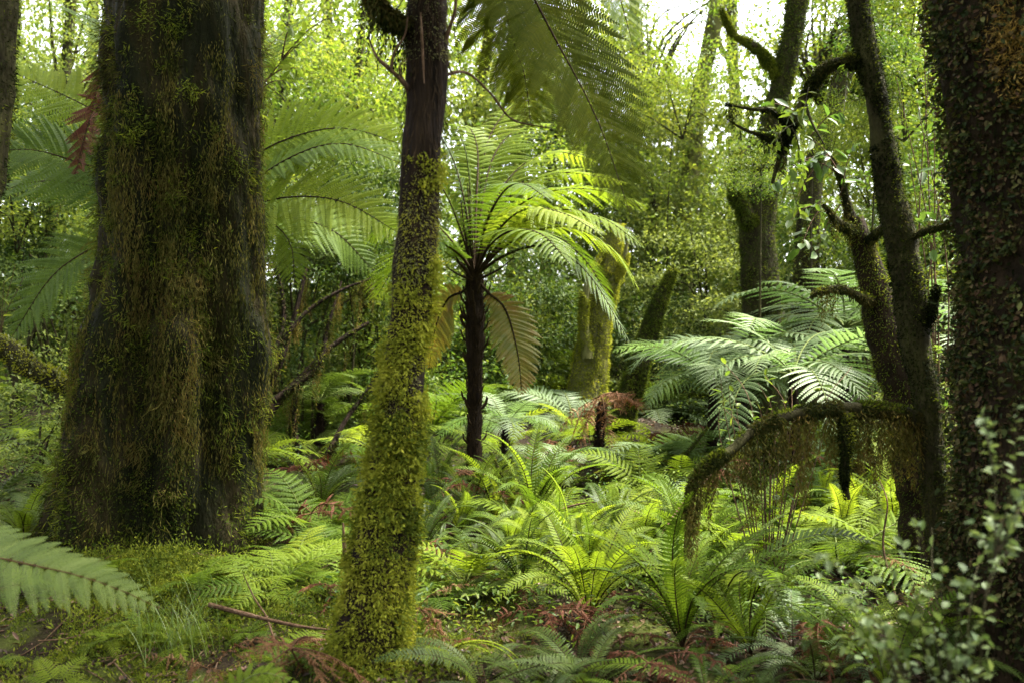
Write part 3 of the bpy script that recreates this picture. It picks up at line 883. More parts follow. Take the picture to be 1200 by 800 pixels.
def centre_fern():
    Y = 8.0
    base = P(557, 585, Y)
    root = thing('tree_fern', 'slender tree fern in the middle with a dark trunk and wide bright crown', 'tree fern', base)
    fern_trunk(root, [P(556, 600, Y), P(556, 520, Y), P(557, 430, Y), P(557, 370, Y), P(556, 322, Y)], [.074, .062, .058, .062, .074, .068], 3500)
    h = (556, 325)
    def fr(ctrl, mat='fern_bright', hint=UP, w=.46, label=None, yb=8.0, ye=None, **kw):
        n = len(ctrl)
        ye = yb if ye is None else ye
        pts = [P(h[0], h[1], 8.0)] + [P(u, v, yb + (ye - yb) * (i + 1) / n) for i, (u, v) in enumerate(ctrl)]
        kw.setdefault('pairs', 32); kw.setdefault('pinn', 20); kw.setdefault('droop', .38); kw.setdefault('pl', .064)
        hero_frond(root, pts, hint, mat, 'stipe', w=w, label=label, rr=.014, s0=.2, **kw)
    fr([(585, 265), (630, 228), (695, 222), (760, 240)], ye=7.6)
    fr([(600, 270), (650, 246), (705, 255), (752, 288)], ye=7.2)
    fr([(590, 300), (640, 288), (690, 322), (738, 402)], 'fern_silver', ye=7.4, w=.30)
    fr([(585, 290), (640, 272), (690, 310), (722, 372)], 'fern', ye=8.6, w=.3)
    fr([(575, 250), (605, 200), (650, 178), (700, 190)], ye=8.8)
    fr([(565, 240), (580, 180), (610, 150), (650, 145)], ye=9.2)
    fr([(558, 240), (560, 180), (550, 150), (525, 145)], 'fern', ye=9.2, w=.36)
    fr([(548, 260), (535, 200), (515, 160), (480, 150)], 'fern_dark', ye=7.5, w=.26, hint=(.8, -.2, .5))
    fr([(552, 260), (550, 210), (545, 175), (535, 150)], 'fern_dark', ye=7.2, w=.22, hint=(.9, -.2, .3))
    fr([(540, 270), (518, 220), (490, 200), (450, 205)], 'fern_dark', ye=7.8, w=.3)
    fr([(535, 290), (505, 260), (470, 255), (425, 285)], 'fern', ye=8.3)
    fr([(535, 305), (505, 290), (470, 305), (440, 350)], 'fern', ye=8.8)
    fr([(570, 262), (590, 225), (612, 215), (640, 232)], 'fern', ye=6.4, w=.36)
    fr([(572, 290), (600, 270), (635, 275), (668, 310)], 'fern', ye=6.4, w=.34)
    fr([(574, 345), (592, 362), (606, 410), (612, 462)], 'fern_yellow', hint=(.2, -.9, .4), w=.27, ye=7.6, label='yellow brown ageing frond hanging beside the trunk', droop=.1, pairs=26, pl=.12, fill=1.1)
    fr([(543, 342), (525, 350), (510, 385), (503, 430)], 'fern_yellow', hint=(-.3, -.9, .3), w=.26, ye=8.3, label='yellow brown ageing frond hanging left of the trunk', droop=.1, pairs=26, pl=.12, fill=1.1)
    fr([(590, 240), (640, 205), (690, 205), (735, 215)], ye=8.6)
    fr([(596, 285), (660, 265), (715, 290), (750, 340)], ye=7.8, w=.4)
    fr([(562, 235), (572, 165), (600, 125), (630, 118)], ye=9.6)
    fr([(580, 275), (615, 245), (660, 250), (700, 272)], ye=6.9)
    fr([(540, 300), (515, 285), (490, 295), (470, 330)], 'fern', ye=7.4, w=.38)
    g_ = Geo()
    for i in range(46):
        z_ = rng.uniform(0, 1) ** .6; a_ = rng.uniform(0, 6.28)
        q = P(556.5, 590 - 255 * z_, Y); dd_ = np.array([math.cos(a_), math.sin(a_), 0])
        g_.add(Tube([q + dd_ * .06, q + dd_ * .10 + [0, 0, .04], q + dd_ * (.10 + .03 * z_) + [0, 0, .07 + .05 * z_]], [.010, .009, .006], 6, .1).geo(5), 0, True)
    part('frond_stub', g_, [M['stipe']], root, 'stuff')
    # bare old stipes at the trunk top
    for (u, v) in ((540, 235), (527, 285), (574, 240), (548, 215), (584, 262), (520, 310), (602, 302)):
        s = Tube([P(556, 330, 7.95), P((556 + u) / 2 + (u - 556) * .12, (330 + v) / 2, 7.9), P(u, v, 7.9)], [.012, .008, .004], 10, .1)
        part('stipe', Geo().add(s.geo(5), 0, True), [M['stipe']], root)
    return root
T3 = centre_fern()

def overhead_fern():
    Y = 4.9
    root = thing('tree_fern', 'tree fern behind the front trunk with big olive fronds hanging in at the top', 'tree fern', on(470, Y))
    fern_trunk(root, [on(470, Y) - [0, 0, .1], P(482, 400, Y), P(492, 200, Y), P(505, 0, Y), P(515, -110, Y)], [.06, .055, .05, .055, .06], 4500)
    kw = dict(pairs=34, pinn=34, s0=.22, ang=(76, 50), pl=.115, rr=.011, droop=.06, pinnae=True, curl=.15, fill=.95)
    c = (515, -110, Y)
    hero_frond(root, [P(*c), P(560, -130, 4.7), P(606, -40, 4.5), P(650, 45, 4.4), P(700, 140, 4.35), P(738, 250, 4.3)], (.45, -.75, .5), 'fern_over', w=.50, **kw)
    kw['pairs'] = 28
    hero_frond(root, [P(*c), P(545, -140, 4.9), P(578, -60, 5.0), P(596, 30, 5.1), P(615, 90, 5.15), P(622, 150, 5.2)], (.1, -.8, .5), 'fern_over', w=.38, **kw)
    hero_frond(root, [P(*c), P(600, -170, 5.0), P(680, -90, 5.2), P(720, -20, 5.3), P(742, 55, 5.3)], (.3, -.7, .6), 'fern', w=.40, **kw)
    kw['pinnae'] = False
    for tip in ((300, 60, 5.4), (420, -60, 6.4), (640, -60, 6.6), (330, -150, 3.6), (620, -120, 3.4), (480, -100, 3.0)):
        t = P(*tip)
        b = P(*c)
        m = (b + t) / 2 + [0, 0, .35]
        t[2] = max(t[2], CZ + .41 * t[1])
        hero_frond(root, [b, m, t], UP, 'fern', w=.38, **dict(kw, pinn=20))
    return root
T4 = overhead_fern()

def left_fern():
    Y = 8.2
    root = thing('tree_fern', 'tree fern mostly hidden behind the massive left trunk, fronds reaching out on both sides', 'tree fern', on(215, Y))
    fern_trunk(root, [on(215, Y) - [0, 0, .1], P(216, 450, Y), P(217, 330, Y), P(218, 262, Y)], [.1, .09, .09, .1], 1500)
    def fr(ctrl, mat='fern_bright', hint=UP, w=.5, ye=Y, label=None, **kw):
        n = len(ctrl)
        pts = [P(218, 258, Y)] + [P(u, v, Y + (ye - Y) * (i + 1) / n) for i, (u, v) in enumerate(ctrl)]
        kw.setdefault('droop', .16); kw.setdefault('pl', .085)
        hero_frond(root, pts, hint, mat, 'stipe', w=w, label=label, rr=.013, pairs=30, pinn=22, s0=.18, **kw)
    fr([(170, 175), (110, 130), (60, 105), (8, 82)], hint=(.2, -.85, .5), ye=8.8, w=.62)
    fr([(160, 215), (90, 190), (30, 175), (-40, 185)], 'fern', hint=(0, -.75, .6), ye=7.6, w=.62)
    fr([(160, 235), (90, 215), (30, 215), (-30, 240)], 'fern', hint=(0, -.6, .8), ye=8.4, w=.5)
    fr([(160, 270), (110, 290), (60, 325), (12, 398)], 'fern', hint=(-.3, -.85, .45), ye=7.6, w=.5, droop=.1)
    fr([(260, 215), (320, 170), (400, 150), (478, 172)], hint=(0, -.85, .5), ye=8.0, w=.55)
    fr([(270, 235), (330, 190), (400, 168), (480, 196)], 'fern', ye=7.6, w=.45, hint=(0, -.6, .8))
    fr([(270, 250), (330, 232), (400, 236), (470, 275)], hint=(0, -.8, .6), ye=7.4, w=.55)
    fr([(270, 262), (330, 255), (390, 270), (440, 320)], 'fern', hint=(0, -.75, .65), ye=8.8, w=.45)
    fr([(260, 262), (310, 258), (340, 285), (345, 335)], 'fern_bright', hint=(0, -.95, .2), ye=7.4, w=.38)
    fr([(215, 170), (205, 90), (215, 30), (230, -10)], ye=9.0)
    fr([(180, 160), (150, 70), (100, 20), (50, 10)], 'fern', ye=9.4)
    fr([(250, 170), (290, 90), (330, 40), (380, 10)], 'fern', ye=9.6)
    fr([(170, 150), (140, 120), (110, 130), (88, 205)], 'fern_red', hint=(-.4, -.8, .3), ye=7.2, w=.36, pl=.13, fill=1.1, label='withered red brown frond hanging left of the massive trunk', curl=.9, jit=.15)
    fr([(150, 140), (132, 85), (120, 80), (106, 140)], 'fern_red', hint=(-.4, -.8, .3), ye=7.4, w=.3, pl=.13, fill=1.1, label='withered red brown frond folded beside the massive trunk', curl=.9, jit=.15)
    return root
T5 = left_fern()

def short_tree_fern(name_label, hub, Y, n, L, mat, group=None, stipe='stipe_green', kind='tree', az0=None, spread=6.283):
    hp = P(hub[0], hub[1], Y)
    gp = on(hub[0], Y)
    root = rosette('tree_fern', name_label, 'tree fern', hp, kind, mat, n, L, stipe, group, az0=az0, spread=spread)
    gz = min(gp[2], hp[2] - .15)
    t = Tube([(hp[0], Y, gz - .1), (hp[0], Y, (gz + hp[2]) / 2), (hp[0], Y, hp[2] - .02)], [.05 + .02 * L, .03 + .02 * L, .015 + .015 * L], 20, .15, 20)
    part('trunk', Geo().add(t.geo(12), 0, True).add(fuzz(t, 500, .06, .008, .4, -.5, .4), 0), [M['bark_fibre']], root)
    return root
short_tree_fern('silvery tree fern spreading above the moss hung branch, nearest pale one', (930, 440), 8.0, 17, 1.25, 'fern_silver')
short_tree_fern('silvery tree fern behind the leaning reddish trunk, highest pale one', (990, 385), 9.6, 16, 1.45, 'fern_silver')
short_tree_fern('silvery tree fern left of the nearest pale one', (868, 420), 9.2, 15, 1.2, 'fern_silver')
short_tree_fern('silvery tree fern farthest left of the pale mass', (835, 445), 8.8, 13, 1.0, 'fern_silver')
short_tree_fern('pale tree fern in the gap left of the right edge trunk', (1112, 400), 8.4, 14, 1.15, 'fern_silver')
short_tree_fern('low pale fern beside the foot of the middle tree fern', (592, 500), 8.6, 11, .72, 'fern_silver')
short_tree_fern('low pale fern in front of the dead brown stump', (650, 545), 8.0, 10, .6, 'fern_silver')
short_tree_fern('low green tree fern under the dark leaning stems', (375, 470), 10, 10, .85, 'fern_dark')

dd = rosette('tree_fern', 'dead tree fern with a skirt of rusty brown fronds, right of centre', 'dead fern', P(706, 462, 8.8), 'skirt', 'fern_dead', 10, .62, 'stipe_brown', tilt=(14, -20))
t = Tube([on(700, 8.8) - [0, 0, .1], P(700, 540, 8.8), P(706, 470, 8.8)], [.06, .045, .035], 24, .18, 14)
part('trunk', Geo().add(t.geo(12), 0, True).add(fuzz(t, 1200, .06, .008, .4, .8, .4), 0), [M['bark_fibre']], dd)

# ------------------------------------------------------------------ MIDDLE DISTANCE TREES
def mid_tree(label, pts, rad, Y, bark, moss, crowns=(), name='forest_tree', cat='tree', n=4000, limbs=(), mlen=.04, mw=.012, leafy=None):
    foot = on(pts[0][0], Y) - [0, 0, .1]
    pp, rad = [P(u, v, Y) for u, v in pts], list(rad)
    if pp[0][2] > foot[2] + .3:                       # carry the trunk down to the ground
        pp, rad = [foot] + pp, [rad[0] * 1.15] + rad
        rr_ = np.stack([np.r_[0, np.cumsum(np.linalg.norm(np.diff(np.array(pp), axis=0), axis=1))], rad], -1)
        rr_[:, 0] /= rr_[-1, 0]
        rad = rr_
    root = thing(name, label, cat, foot)
    t = Tube(pp, rad, 60, .16, 3.5, .06, int(rng.integers(99)))
    part('trunk', Geo().add(t.geo(16), 0, True), [M[bark]], root)
    if moss:
        part('moss', Geo().add(fuzz(t, n, mlen * .9, mw * .8, .7, .4, .7, mask=(3.5, -.85)), 0), [M[moss]], root, 'stuff')
    for q, r0 in limbs:
        mossy_limb('branch', root, [P(*z) for z in q], [r0, r0 * .8, r0 * .6, r0 * .3], bark, moss, int(n * .25), 25 if moss else 0, (.1, .4), nt=7, ns=20, mlen=mlen, mw=mw)
    for kind, at, s in crowns:
        put_crown(root, kind, P(*at), s)
    return root

mid_tree('bright yellow green mossy stump with a dark hollow side, behind the middle tree fern', [(690, 480), (690, 440), (698, 390), (708, 340), (716, 300), (722, 262)], [.24, .20, .18, .16, .14, .08], 11.5, 'bark_pale', 'moss_bright', n=16000, name='tree_stump', cat='stump',
         limbs=[([(688, 420, 11.3), (684, 360, 11.3), (694, 320, 11.3), (708, 295, 11.4)], .07), ([(712, 330, 11.4), (728, 315, 11.4), (735, 285, 11.4)], .06)])
mid_tree('short leaning stem thick with dark leafy moss, right of the bright stump', [(722, 530), (732, 480), (748, 430), (764, 380), (778, 340), (790, 315)], [.13, .12, .115, .10, .08, .05], 10.5, 'bark_mid', 'moss_green', n=12000, name='tree_stump', cat='stump')
mid_tree('mossy forked tree with buttressed foot, behind the branch of the winding tree', [(892, 330), (888, 250), (900, 190), (908, 130), (925, 60), (940, -40), (950, -200)], [.20, .185, .15, .125, .11, .10, .085], 10.5, 'bark_mid', 'moss_green', n=26000,
         crowns=[('sparse', (960, 20, 14.5), (.8, .8, .8))],
         limbs=[([(882, 265, 10.4), (862, 222, 10.3), (870, 185, 10.2), (890, 160, 10.3)], .10), ([(915, 100, 10.5), (890, 60, 10.4), (860, 40, 10.3), (845, 10, 10.2)], .05)])
mid_tree('mossy tree leaning right, between the forked tree and the winding tree', [(945, 320), (950, 230), (962, 170), (978, 120), (995, 70), (1015, -20), (1030, -200)], [.15, .125, .115, .105, .10, .09, .08], 11.3, 'bark_mid', 'moss_green', n=9000, crowns=[('fine', (1040, 60, 15.5), (.9, .9, .9))])
mid_tree('tall pale tree with a broken side stub, under the white sky gap', [(798, 360), (806, 240), (815, 150), (826, 80), (842, 0), (860, -140)], [.20, .16, .14, .13, .12, .11], 16, 'bark_pale', 'moss_green', n=5000,
         crowns=[('sparse', (760, 20, 16), (.8, .8, .9)), ('olive', (815, 240, 16.5), (.8, .8, .9))],
         limbs=[([(814, 160, 16), (802, 172, 15.8), (795, 170, 15.7)], .14), ([(838, 40, 16), (852, 70, 15.9), (860, 90, 15.9)], .05), ([(845, -10, 16), (880, -40, 16), (910, -90, 16)], .1)])

def bg_tree(ub, ut, Y, wpx, label, bark='bark_mid', moss='moss_green', crowns=(), group='trees standing in the bright forest behind', lean=0):
    b = on(ub, Y)
    r0 = wpx / 2 / F * Y
    root = thing('forest_tree', label, 'tree', b, group)
    top = P(ut, -150, Y)
    m1 = b * .65 + top * .35 + [rng.normal() * .12, 0, 0]
    m2 = b * .3 + top * .7 + [rng.normal() * .15, 0, 0]
    t = Tube([b - [0, 0, .2], m1, m2, top], [r0 * 1.3, r0, r0 * .9, r0 * .8], 40, .16, 3, 0, int(rng.integers(99)))
    part('trunk', Geo().add(t.geo(10), 0, True), [M[bark]], root)
    part('moss', Geo().add(fuzz(t, 1500, .06, .03, .7, .4, .7), 0), [M[moss]], root, 'stuff')
    for kind, at, s in crowns:
        put_crown(root, kind, P(*at), s)
    return root
BG = [
    (55, 92, 13, 14, 'thin mossy tree behind the fronds left of the massive trunk, nearest of that side', [('olive', (70, 60, 13), (.7, .7, .7)), ('olive', (60, 330, 13.5), (.6, .6, .5))]),
    (20, 28, 19, 18, 'pale tree far back near the left edge', [('fine', (10, 120, 19), (.9, .9, .9)), ('sparse', (90, 60, 19), (1, 1, 1))]),
    (112, 100, 21, 12, 'slim far tree close beside the left side of the massive trunk', [('fine', (130, 200, 21), (.9, .9, .9))]),
    (335, 352, 14, 11, 'thin tree just right of the massive trunk', [('fine', (345, 110, 13.5), (.62, .62, .6)), ('fine', (390, 200, 15), (.7, .7, .6))]),
    (392, 372, 18, 13, 'far tree midway between the massive trunk and the front trunk', [('fine', (420, 40, 17), (.9, .9, .9)), ('sparse', (330, 20, 18), (1, 1, 1))]),
    (432, 448, 13, 9, 'thin dark stem just left of the front trunk', [('mid', (430, 330, 13), (.5, .5, .5))]),
    (545, 562, 17, 13, 'far tree directly behind the dark top of the front trunk', [('fine', (560, 100, 17), (.8, .8, .8)), ('olive', (600, 330, 17), (.8, .8, .7))]),
    (598, 606, 21, 15, 'grey far tree seen through the hanging olive fronds', [('sparse', (640, 60, 21), (1.1, 1.1, 1))]),
    (648, 662, 16, 10, 'thin far tree above the crown of the middle tree fern', [('olive', (680, 120, 16), (.7, .7, .8))]),
    (765, 742, 20, 14, 'far tree just right of the big hanging frond', [('olive', (770, 170, 20), (.9, .9, 1.0)), ('fine', (760, 290, 19), (.8, .8, .7))]),
    (1052, 1068, 18, 15, 'far tree behind the upper part of the winding tree', [('mid', (1075, 130, 17), (.8, .8, .8)), ('fine', (1080, 240, 18), (.8, .8, .7))]),
    (1098, 1082, 14, 10, 'thin tree beside the left side of the right edge trunk', [('mid', (1090, 30, 14), (.7, .7, .7))]),
    (850, 872, 22, 15, 'slim far tree below the white sky gap', [('olive', (860, 250, 21), (.9, .9, .8))]),
]
for b in BG:
    bg_tree(*b[:5], crowns=b[5])

# ------------------------------------------------------------------ SHRUBS
CROWN['shrub_fine'] = crown_variant(11, 40, (.95, .95, .8), 130, .05, .5, 'leaf_yellow', limbs=5)
CROWN['shrub_mid'] = crown_variant(12, 40, (1.0, 1.0, .85), 120, .06, .5, 'leaf_mid', limbs=5)
CROWN['shrub_olive'] = crown_variant(13, 46, (1.0, 1.0, .8), 130, .045, .45, 'leaf_olive', limbs=5, flat=.35)
CROWN['shrub_dark'] = crown_variant(15, 44, (1.0, 1.0, .9), 150, .055, .5, 'leaf_deep', limbs=5)
CROWN['shrub_broad'] = crown_variant(14, 30, (.8, .8, .7), 45, .085, .55, 'leaf_gloss', limbs=5, six=True)
SH = [
    (30, 330, 11, 'olive', 1.3, 'olive shrub under the fronds at the left edge'),
    (90, 300, 12.5, 'fine', 1.2, 'yellow green shrub behind the drooping left frond'),
    (40, 520, 8.5, 'olive', .9, 'shaded shrub below the lichen covered log'),
    (340, 150, 12, 'fine', 1.2, 'bright yellow green shrub above the right hand fronds of the hidden tree fern'),
    (400, 110, 13, 'fine', 1.2, 'bright shrub top left of the dark twigs on the front trunk'),
    (335, 250, 11, 'fine', .8, 'leafy shrub filling behind the fronds right of the massive trunk'),
    (430, 330, 11.5, 'mid', 1.0, 'green shrub behind the moss hung leaning stems'),
    (385, 235, 10.6, 'dark', 1.0, 'deep green shrub behind the fronds right of the massive trunk, upper one'),
    (430, 285, 11.2, 'dark', .9, 'deep green shrub touching the left side of the front trunk'),
    (345, 310, 10.2, 'dark', .9, 'deep green shrub behind the fronds right of the massive trunk, lower one'),
    (50, 215, 10.6, 'dark', 1.1, 'deep green shrub behind the fronds left of the massive trunk'),
    (60, 360, 10.2, 'dark', .9, 'deep green shrub behind the lowest left frond'),
    (610, 370, 12.5, 'dark', 1.0, 'deep green shrub behind the right side of the middle tree fern trunk'),
    (770, 420, 13, 'dark', 1.0, 'deep green shrub behind the short leaning stem'),
    (1000, 330, 11.5, 'dark', 1.0, 'deep green shrub behind the leaning reddish trunk'),
    (400, 430, 12, 'mid', 1.1, 'dim green shrub low behind the leaning stems'),
    (330, 400, 11, 'olive', 1.0, 'olive shrub beside the right side of the massive trunk'),
    (540, 420, 12, 'mid', 1.0, 'green shrub between the front trunk and the middle tree fern'),
    (600, 400, 13, 'fine', 1.0, 'sunlit shrub behind the yellow brown hanging frond'),
    (640, 340, 14, 'olive', 1.2, 'olive shrub below the right hand fronds of the middle tree fern'),
    (660, 420, 14, 'olive', .9, 'low olive shrub left of the bright mossy stump'),
    (770, 290, 15, 'olive', 1.3, 'grey olive shrub above the short leaning stem'),
    (830, 320, 13, 'olive', 1.2, 'olive shrub above the silvery fronds, left one'),
    (870, 290, 14, 'fine', 1.2, 'sunlit shrub at the foot of the forked tree'),
    (900, 350, 12, 'olive', 1.0, 'flat topped olive shrub just above the silvery fronds'),
    (960, 280, 12, 'mid', 1.0, 'green shrub left of the leaning reddish trunk'),
    (1100, 230, 11, 'mid', 1.0, 'feathery green shrub between the winding tree and the right edge trunk'),
    (1110, 320, 11, 'mid', .9, 'green shrub above the pale tree fern by the right edge trunk'),
    (790, 430, 12.5, 'olive', .9, 'shrub at the foot of the silvery fronds, beside the short leaning stem'),
    (1100, 500, 7, 'olive', .6, 'small shrub low between the winding tree and the right edge trunk'),
    (480, 470, 11, 'mid', .8, 'dim shrub right behind the front trunk'),
    (740, 170, 17, 'fine', 1.5, 'pale shrubby tree top right of the big hanging frond'),
    (885, 195, 9, 'mid', .35, 'leafy spray hanging at the end of the winding tree branch'),
    (970, 150, 10, 'fine', .45, 'leafy spray under the arched branch of the winding tree'),
    (1060, 110, 9.5, 'mid', .6, 'leafy spray just right of the upper winding tree'),
    (1055, 30, 10, 'mid', .7, 'leafy spray high between the winding tree and the right edge trunk'),
    (770, 200, 15, 'olive', .9, 'olive spray behind the tip of the big hanging frond'),
    (690, 220, 14, 'fine', 1.1, 'sunlit foliage behind the right fronds of the middle tree fern'),
    (800, 110, 14, 'fine', .9, 'yellow green spray at the tall pale tree'),
    (20, 230, 10, 'fine', .8, 'yellow green foliage at the far left between the fronds'),
    (1020, 190, 13, 'fine', .9, 'yellow green shrub seen left of the upper winding tree'),
]
for u, v, Y, k, s, lab in SH:
    c = P(u, v, Y)
    b = on(u, Y)
    root = thing('shrub', lab, 'shrub', b, 'shrubs in the understory')
    put_crown(root, 'shrub_' + k, c, (s, s, s)).name = 'foliage'
    g_ = Geo()
    for i in range(3 if c[2] - b[2] < 2.2 else 1):
        e = c + rng.normal(size=3) * .25 * s
        q = b + rng.normal(size=3) * [.12, .12, 0]
        g_.add(Tube([q - [0, 0, .1], (q + e) / 2 + rng.normal(size=3) * .1, e], [.018, .012, .005], 10, .1).geo(5), 0, True)
    part('stem', g_, [M['bark_mid']], root)

# broad-leaved bush hanging over the low branch, and leafy twigs by the winding tree: leaves one by one
def leaf_mesh(mat, w=.5, fold=.12, curl=.12):
    V, Q = leaves6(np.zeros((1, 3)), np.array([[1.0, 0, 0]]), np.array([1.0]), np.array([w]), np.array([[0, 0, 1.0]]), fold, curl)
    return mesh('leaf', V, Q, M[mat])
LEAF = {m: leaf_mesh(m, w_) for m, w_ in (('leaf_gloss', .48), ('leaf_grey', .78), ('leaf_mid', .45), ('leaf_yellow', .42))}
def leaf_at(root, mat, p, d, n, l):
    d = nrm(np.asarray(d, float)); b = nrm(np.cross(n, d)); nn = np.cross(d, b)
    m = Matrix(((d[0], b[0], nn[0], p[0]), (d[1], b[1], nn[1], p[1]), (d[2], b[2], nn[2], p[2]), (0, 0, 0, 1))) @ Matrix.Scale(l, 4)
    return link('leaf', LEAF[mat], root, mat=m)
def twig_bush(name, label, cat, base, twigs, mat, ls, per, twr=.005, barkm='wood', down=.2, group=None):
    root = thing(name, label, cat, tuple(base), group)
    cnt, rest = 0, Geo()
    for tw in twigs:
        t = Tube(tw, [twr, twr * .7, twr * .3], 20, .1, 20)
        part('twig', Geo().add(t.geo(5), 0, True), [M[barkm]], root)
        for k in rng.uniform(.12, 1, per):
            cnt += 1
            p, o = t.at(np.array([k]), np.array([rng.uniform(0, 6.28)]))
            d = o[0] * .8 + t.T[int(k * 19)] * .5 + rng.normal(size=3) * .3 + [0, 0, -down]
            nn, l_ = np.array([0, 0, 1.0]) + rng.normal(size=3) * .4, ls * rng.uniform(.7, 1.3)
            if cnt <= 290: leaf_at(root, mat, p[0] - base, d, nn, l_)
            else: rest.add(leaves6(p, d[None], np.array([l_]), np.array([l_ * .6]), nn[None]), 0)
    if rest.n: part('foliage', rest, [M[mat]], root, 'stuff')
    return root

b0 = on(900, 5.4)
tw = []
for i in range(22):
    u, v = rng.uniform(835, 1000), rng.uniform(415, 500)
    m = P((u + 905) / 2 + rng.normal() * 15, (v + 560) / 2, 5.5)
    tw.append([b0 - [0, 0, .05], m, P(u, v, rng.uniform(5.0, 6.0))])
twig_bush('shrub', 'small leaved glossy bush rising above the low moss hung branch', 'shrub', b0, tw, 'leaf_mid', .055, 11)
b1 = P(985, 225, 5.6)
tw = []
for (u, v, u2, v2) in ((985, 205, 930, 190), (985, 205, 945, 160), (972, 180, 930, 240), (972, 180, 905, 215), (965, 240, 920, 265), (985, 230, 1000, 170), (950, 150, 900, 120), (985, 240, 955, 300), (950, 160, 990, 130), (965, 240, 935, 300)):
    tw.append([P(u, v, 5.6), P((u + u2) / 2, (v + v2) / 2 - 8, 5.5), P(u2, v2, 5.4)])
twig_bush('climber', 'broad leaved glossy climber on the bare top of the leaning reddish trunk', 'climber', b1, tw, 'leaf_gloss', .085, 10, .004)
tw = []
for (u, v) in ((1000, 74), (975, 78), (950, 105), (930, 145), (925, 150), (905, 135), (880, 128), (910, 195), (912, 190), (885, 158), (945, 115), (928, 150), (900, 160), (965, 85)):
    a_ = rng.uniform(-1, 1)
    tw.append([P(u, v, 4.8), P(u + 22 * a_, v + rng.uniform(-8, 25), 4.8 + rng.normal() * .15), P(u + 45 * a_, v + rng.uniform(5, 75), 4.8 + rng.normal() * .3)])
twig_bush('climber', 'small leaved twigs hanging from the arched branch of the winding tree', 'climber', P(925, 150, 4.8), tw, 'leaf_mid', .048, 9, .003, 'bark_mid')
b2 = on(1125, 7.5)
tw = [[P(1100, 560, 7.2), P(1095 + rng.normal() * 8, (v + 540) / 2, 7.2), P(u, v, 7.0)] for u, v in ((1050, 90), (1075, 120), (1095, 150), (1065, 180), (1090, 60), (1105, 200), (1082, 30))]
twig_bush('sapling', 'thin broad leaved sapling between the winding tree and the right edge trunk', 'sapling', P(1100, 560, 7.2), tw, 'leaf_gloss', .11, 10, .008)
tw = []
for (u, v, u2, v2) in ((300, 110, 370, 35), (310, 95, 350, 80), (330, 70, 385, 20), (330, 70, 340, 30), (300, 110, 335, 95)):
    tw.append([P(u, v, 7.8), P((u + u2) / 2, (v + v2) / 2 - 6, 7.7), P(u2, v2, 7.6)])
tw.append([on(290, 8), P(288, 300, 7.9), P(300, 110, 7.8)])
twig_bush('sapling', 'bright leaved sapling peeping out high right of the massive trunk', 'sapling', on(290, 8), tw, 'leaf_yellow', .11, 9, .008)
tw = [[on(-10, 7), P(0, 400, 7), P(u, v, 6.9)] for u, v in ((18, 310), (5, 330), (28, 325))]
twig_bush('sapling', 'small bright leaved sapling above the log at the left edge', 'sapling', on(-10, 7), tw, 'leaf_yellow', .075, 10, .005)

# blurred shrub in the right foreground
b3 = np.array((1.15, 2.35, float(ground(1.15, 2.35))))
tw = [[b3, P(1120, 760, 2.3), P(1165, 655, 2.25), P(1205, 560, 2.2)]]
for i in range(44):
    u, v = rng.uniform(930, 1195), rng.uniform(600, 800)
    if u < 1010: v = rng.uniform(640, 790)
    tw.append([b3 + rng.normal(size=3) * [.05, .05, 0], P((u + 1110) / 2, (v + 830) / 2, 2.35), P(u, v, rng.uniform(2.1, 2.9))])
for i in range(7):
    u, v = rng.uniform(1140, 1200), rng.uniform(470, 640)
    tw.append([P(1165, 655, 2.25), P((u + 1165) / 2 + 8, (v + 655) / 2, 2.3), P(u, v, rng.uniform(2.1, 2.6))])
twig_bush('shrub', 'blurred small leaved grey green shrub filling the bottom right foreground', 'shrub', b3, tw, 'leaf_grey', .026, 17, .002, 'bark_mid', down=0)

# ------------------------------------------------------------------ GROUND FERNS
def fern(label, u, Y, kind, mat, n, L, lift=0.02, **kw):
    p = on(u, Y) + [0, 0, lift]
    if kind.startswith('sword'): kw.setdefault('stipe', 'stipe')
    return rosette('sword_fern' if kind.startswith('sword') else 'ground_fern', label, 'fern', p, kind, mat, n, L, **kw)

fern('bright upright sword fern, front centre, standing like a shuttlecock', 690, 4.9, 'sword', 'fern_bright', 16, .70, dead=3, lj=.2)
fern('large arching sword fern in the lower middle, right of the bright upright one', 800, 4.5, 'sword', 'fern', 17, .80, dead=3)
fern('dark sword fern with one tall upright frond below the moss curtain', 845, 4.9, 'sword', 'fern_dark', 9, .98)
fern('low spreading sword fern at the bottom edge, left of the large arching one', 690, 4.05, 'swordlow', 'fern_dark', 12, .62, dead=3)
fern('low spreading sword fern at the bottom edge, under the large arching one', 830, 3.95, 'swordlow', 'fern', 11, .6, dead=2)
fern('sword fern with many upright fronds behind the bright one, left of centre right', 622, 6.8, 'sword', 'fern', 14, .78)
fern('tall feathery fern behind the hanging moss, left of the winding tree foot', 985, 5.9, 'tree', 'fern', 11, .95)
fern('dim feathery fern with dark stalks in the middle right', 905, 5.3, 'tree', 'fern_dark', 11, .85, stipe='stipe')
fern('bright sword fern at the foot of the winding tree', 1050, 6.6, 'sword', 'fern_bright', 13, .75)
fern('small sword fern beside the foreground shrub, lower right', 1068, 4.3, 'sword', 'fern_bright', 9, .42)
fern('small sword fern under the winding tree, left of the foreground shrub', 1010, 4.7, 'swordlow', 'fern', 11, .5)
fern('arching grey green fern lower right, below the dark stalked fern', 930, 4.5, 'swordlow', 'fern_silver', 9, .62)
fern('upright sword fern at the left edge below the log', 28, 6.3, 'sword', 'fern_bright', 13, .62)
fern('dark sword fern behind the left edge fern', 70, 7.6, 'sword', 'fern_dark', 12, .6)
fern('dark sword fern tucked behind the foot of the front trunk on its left', 375, 7.2, 'sword', 'fern_dark', 14, .66)
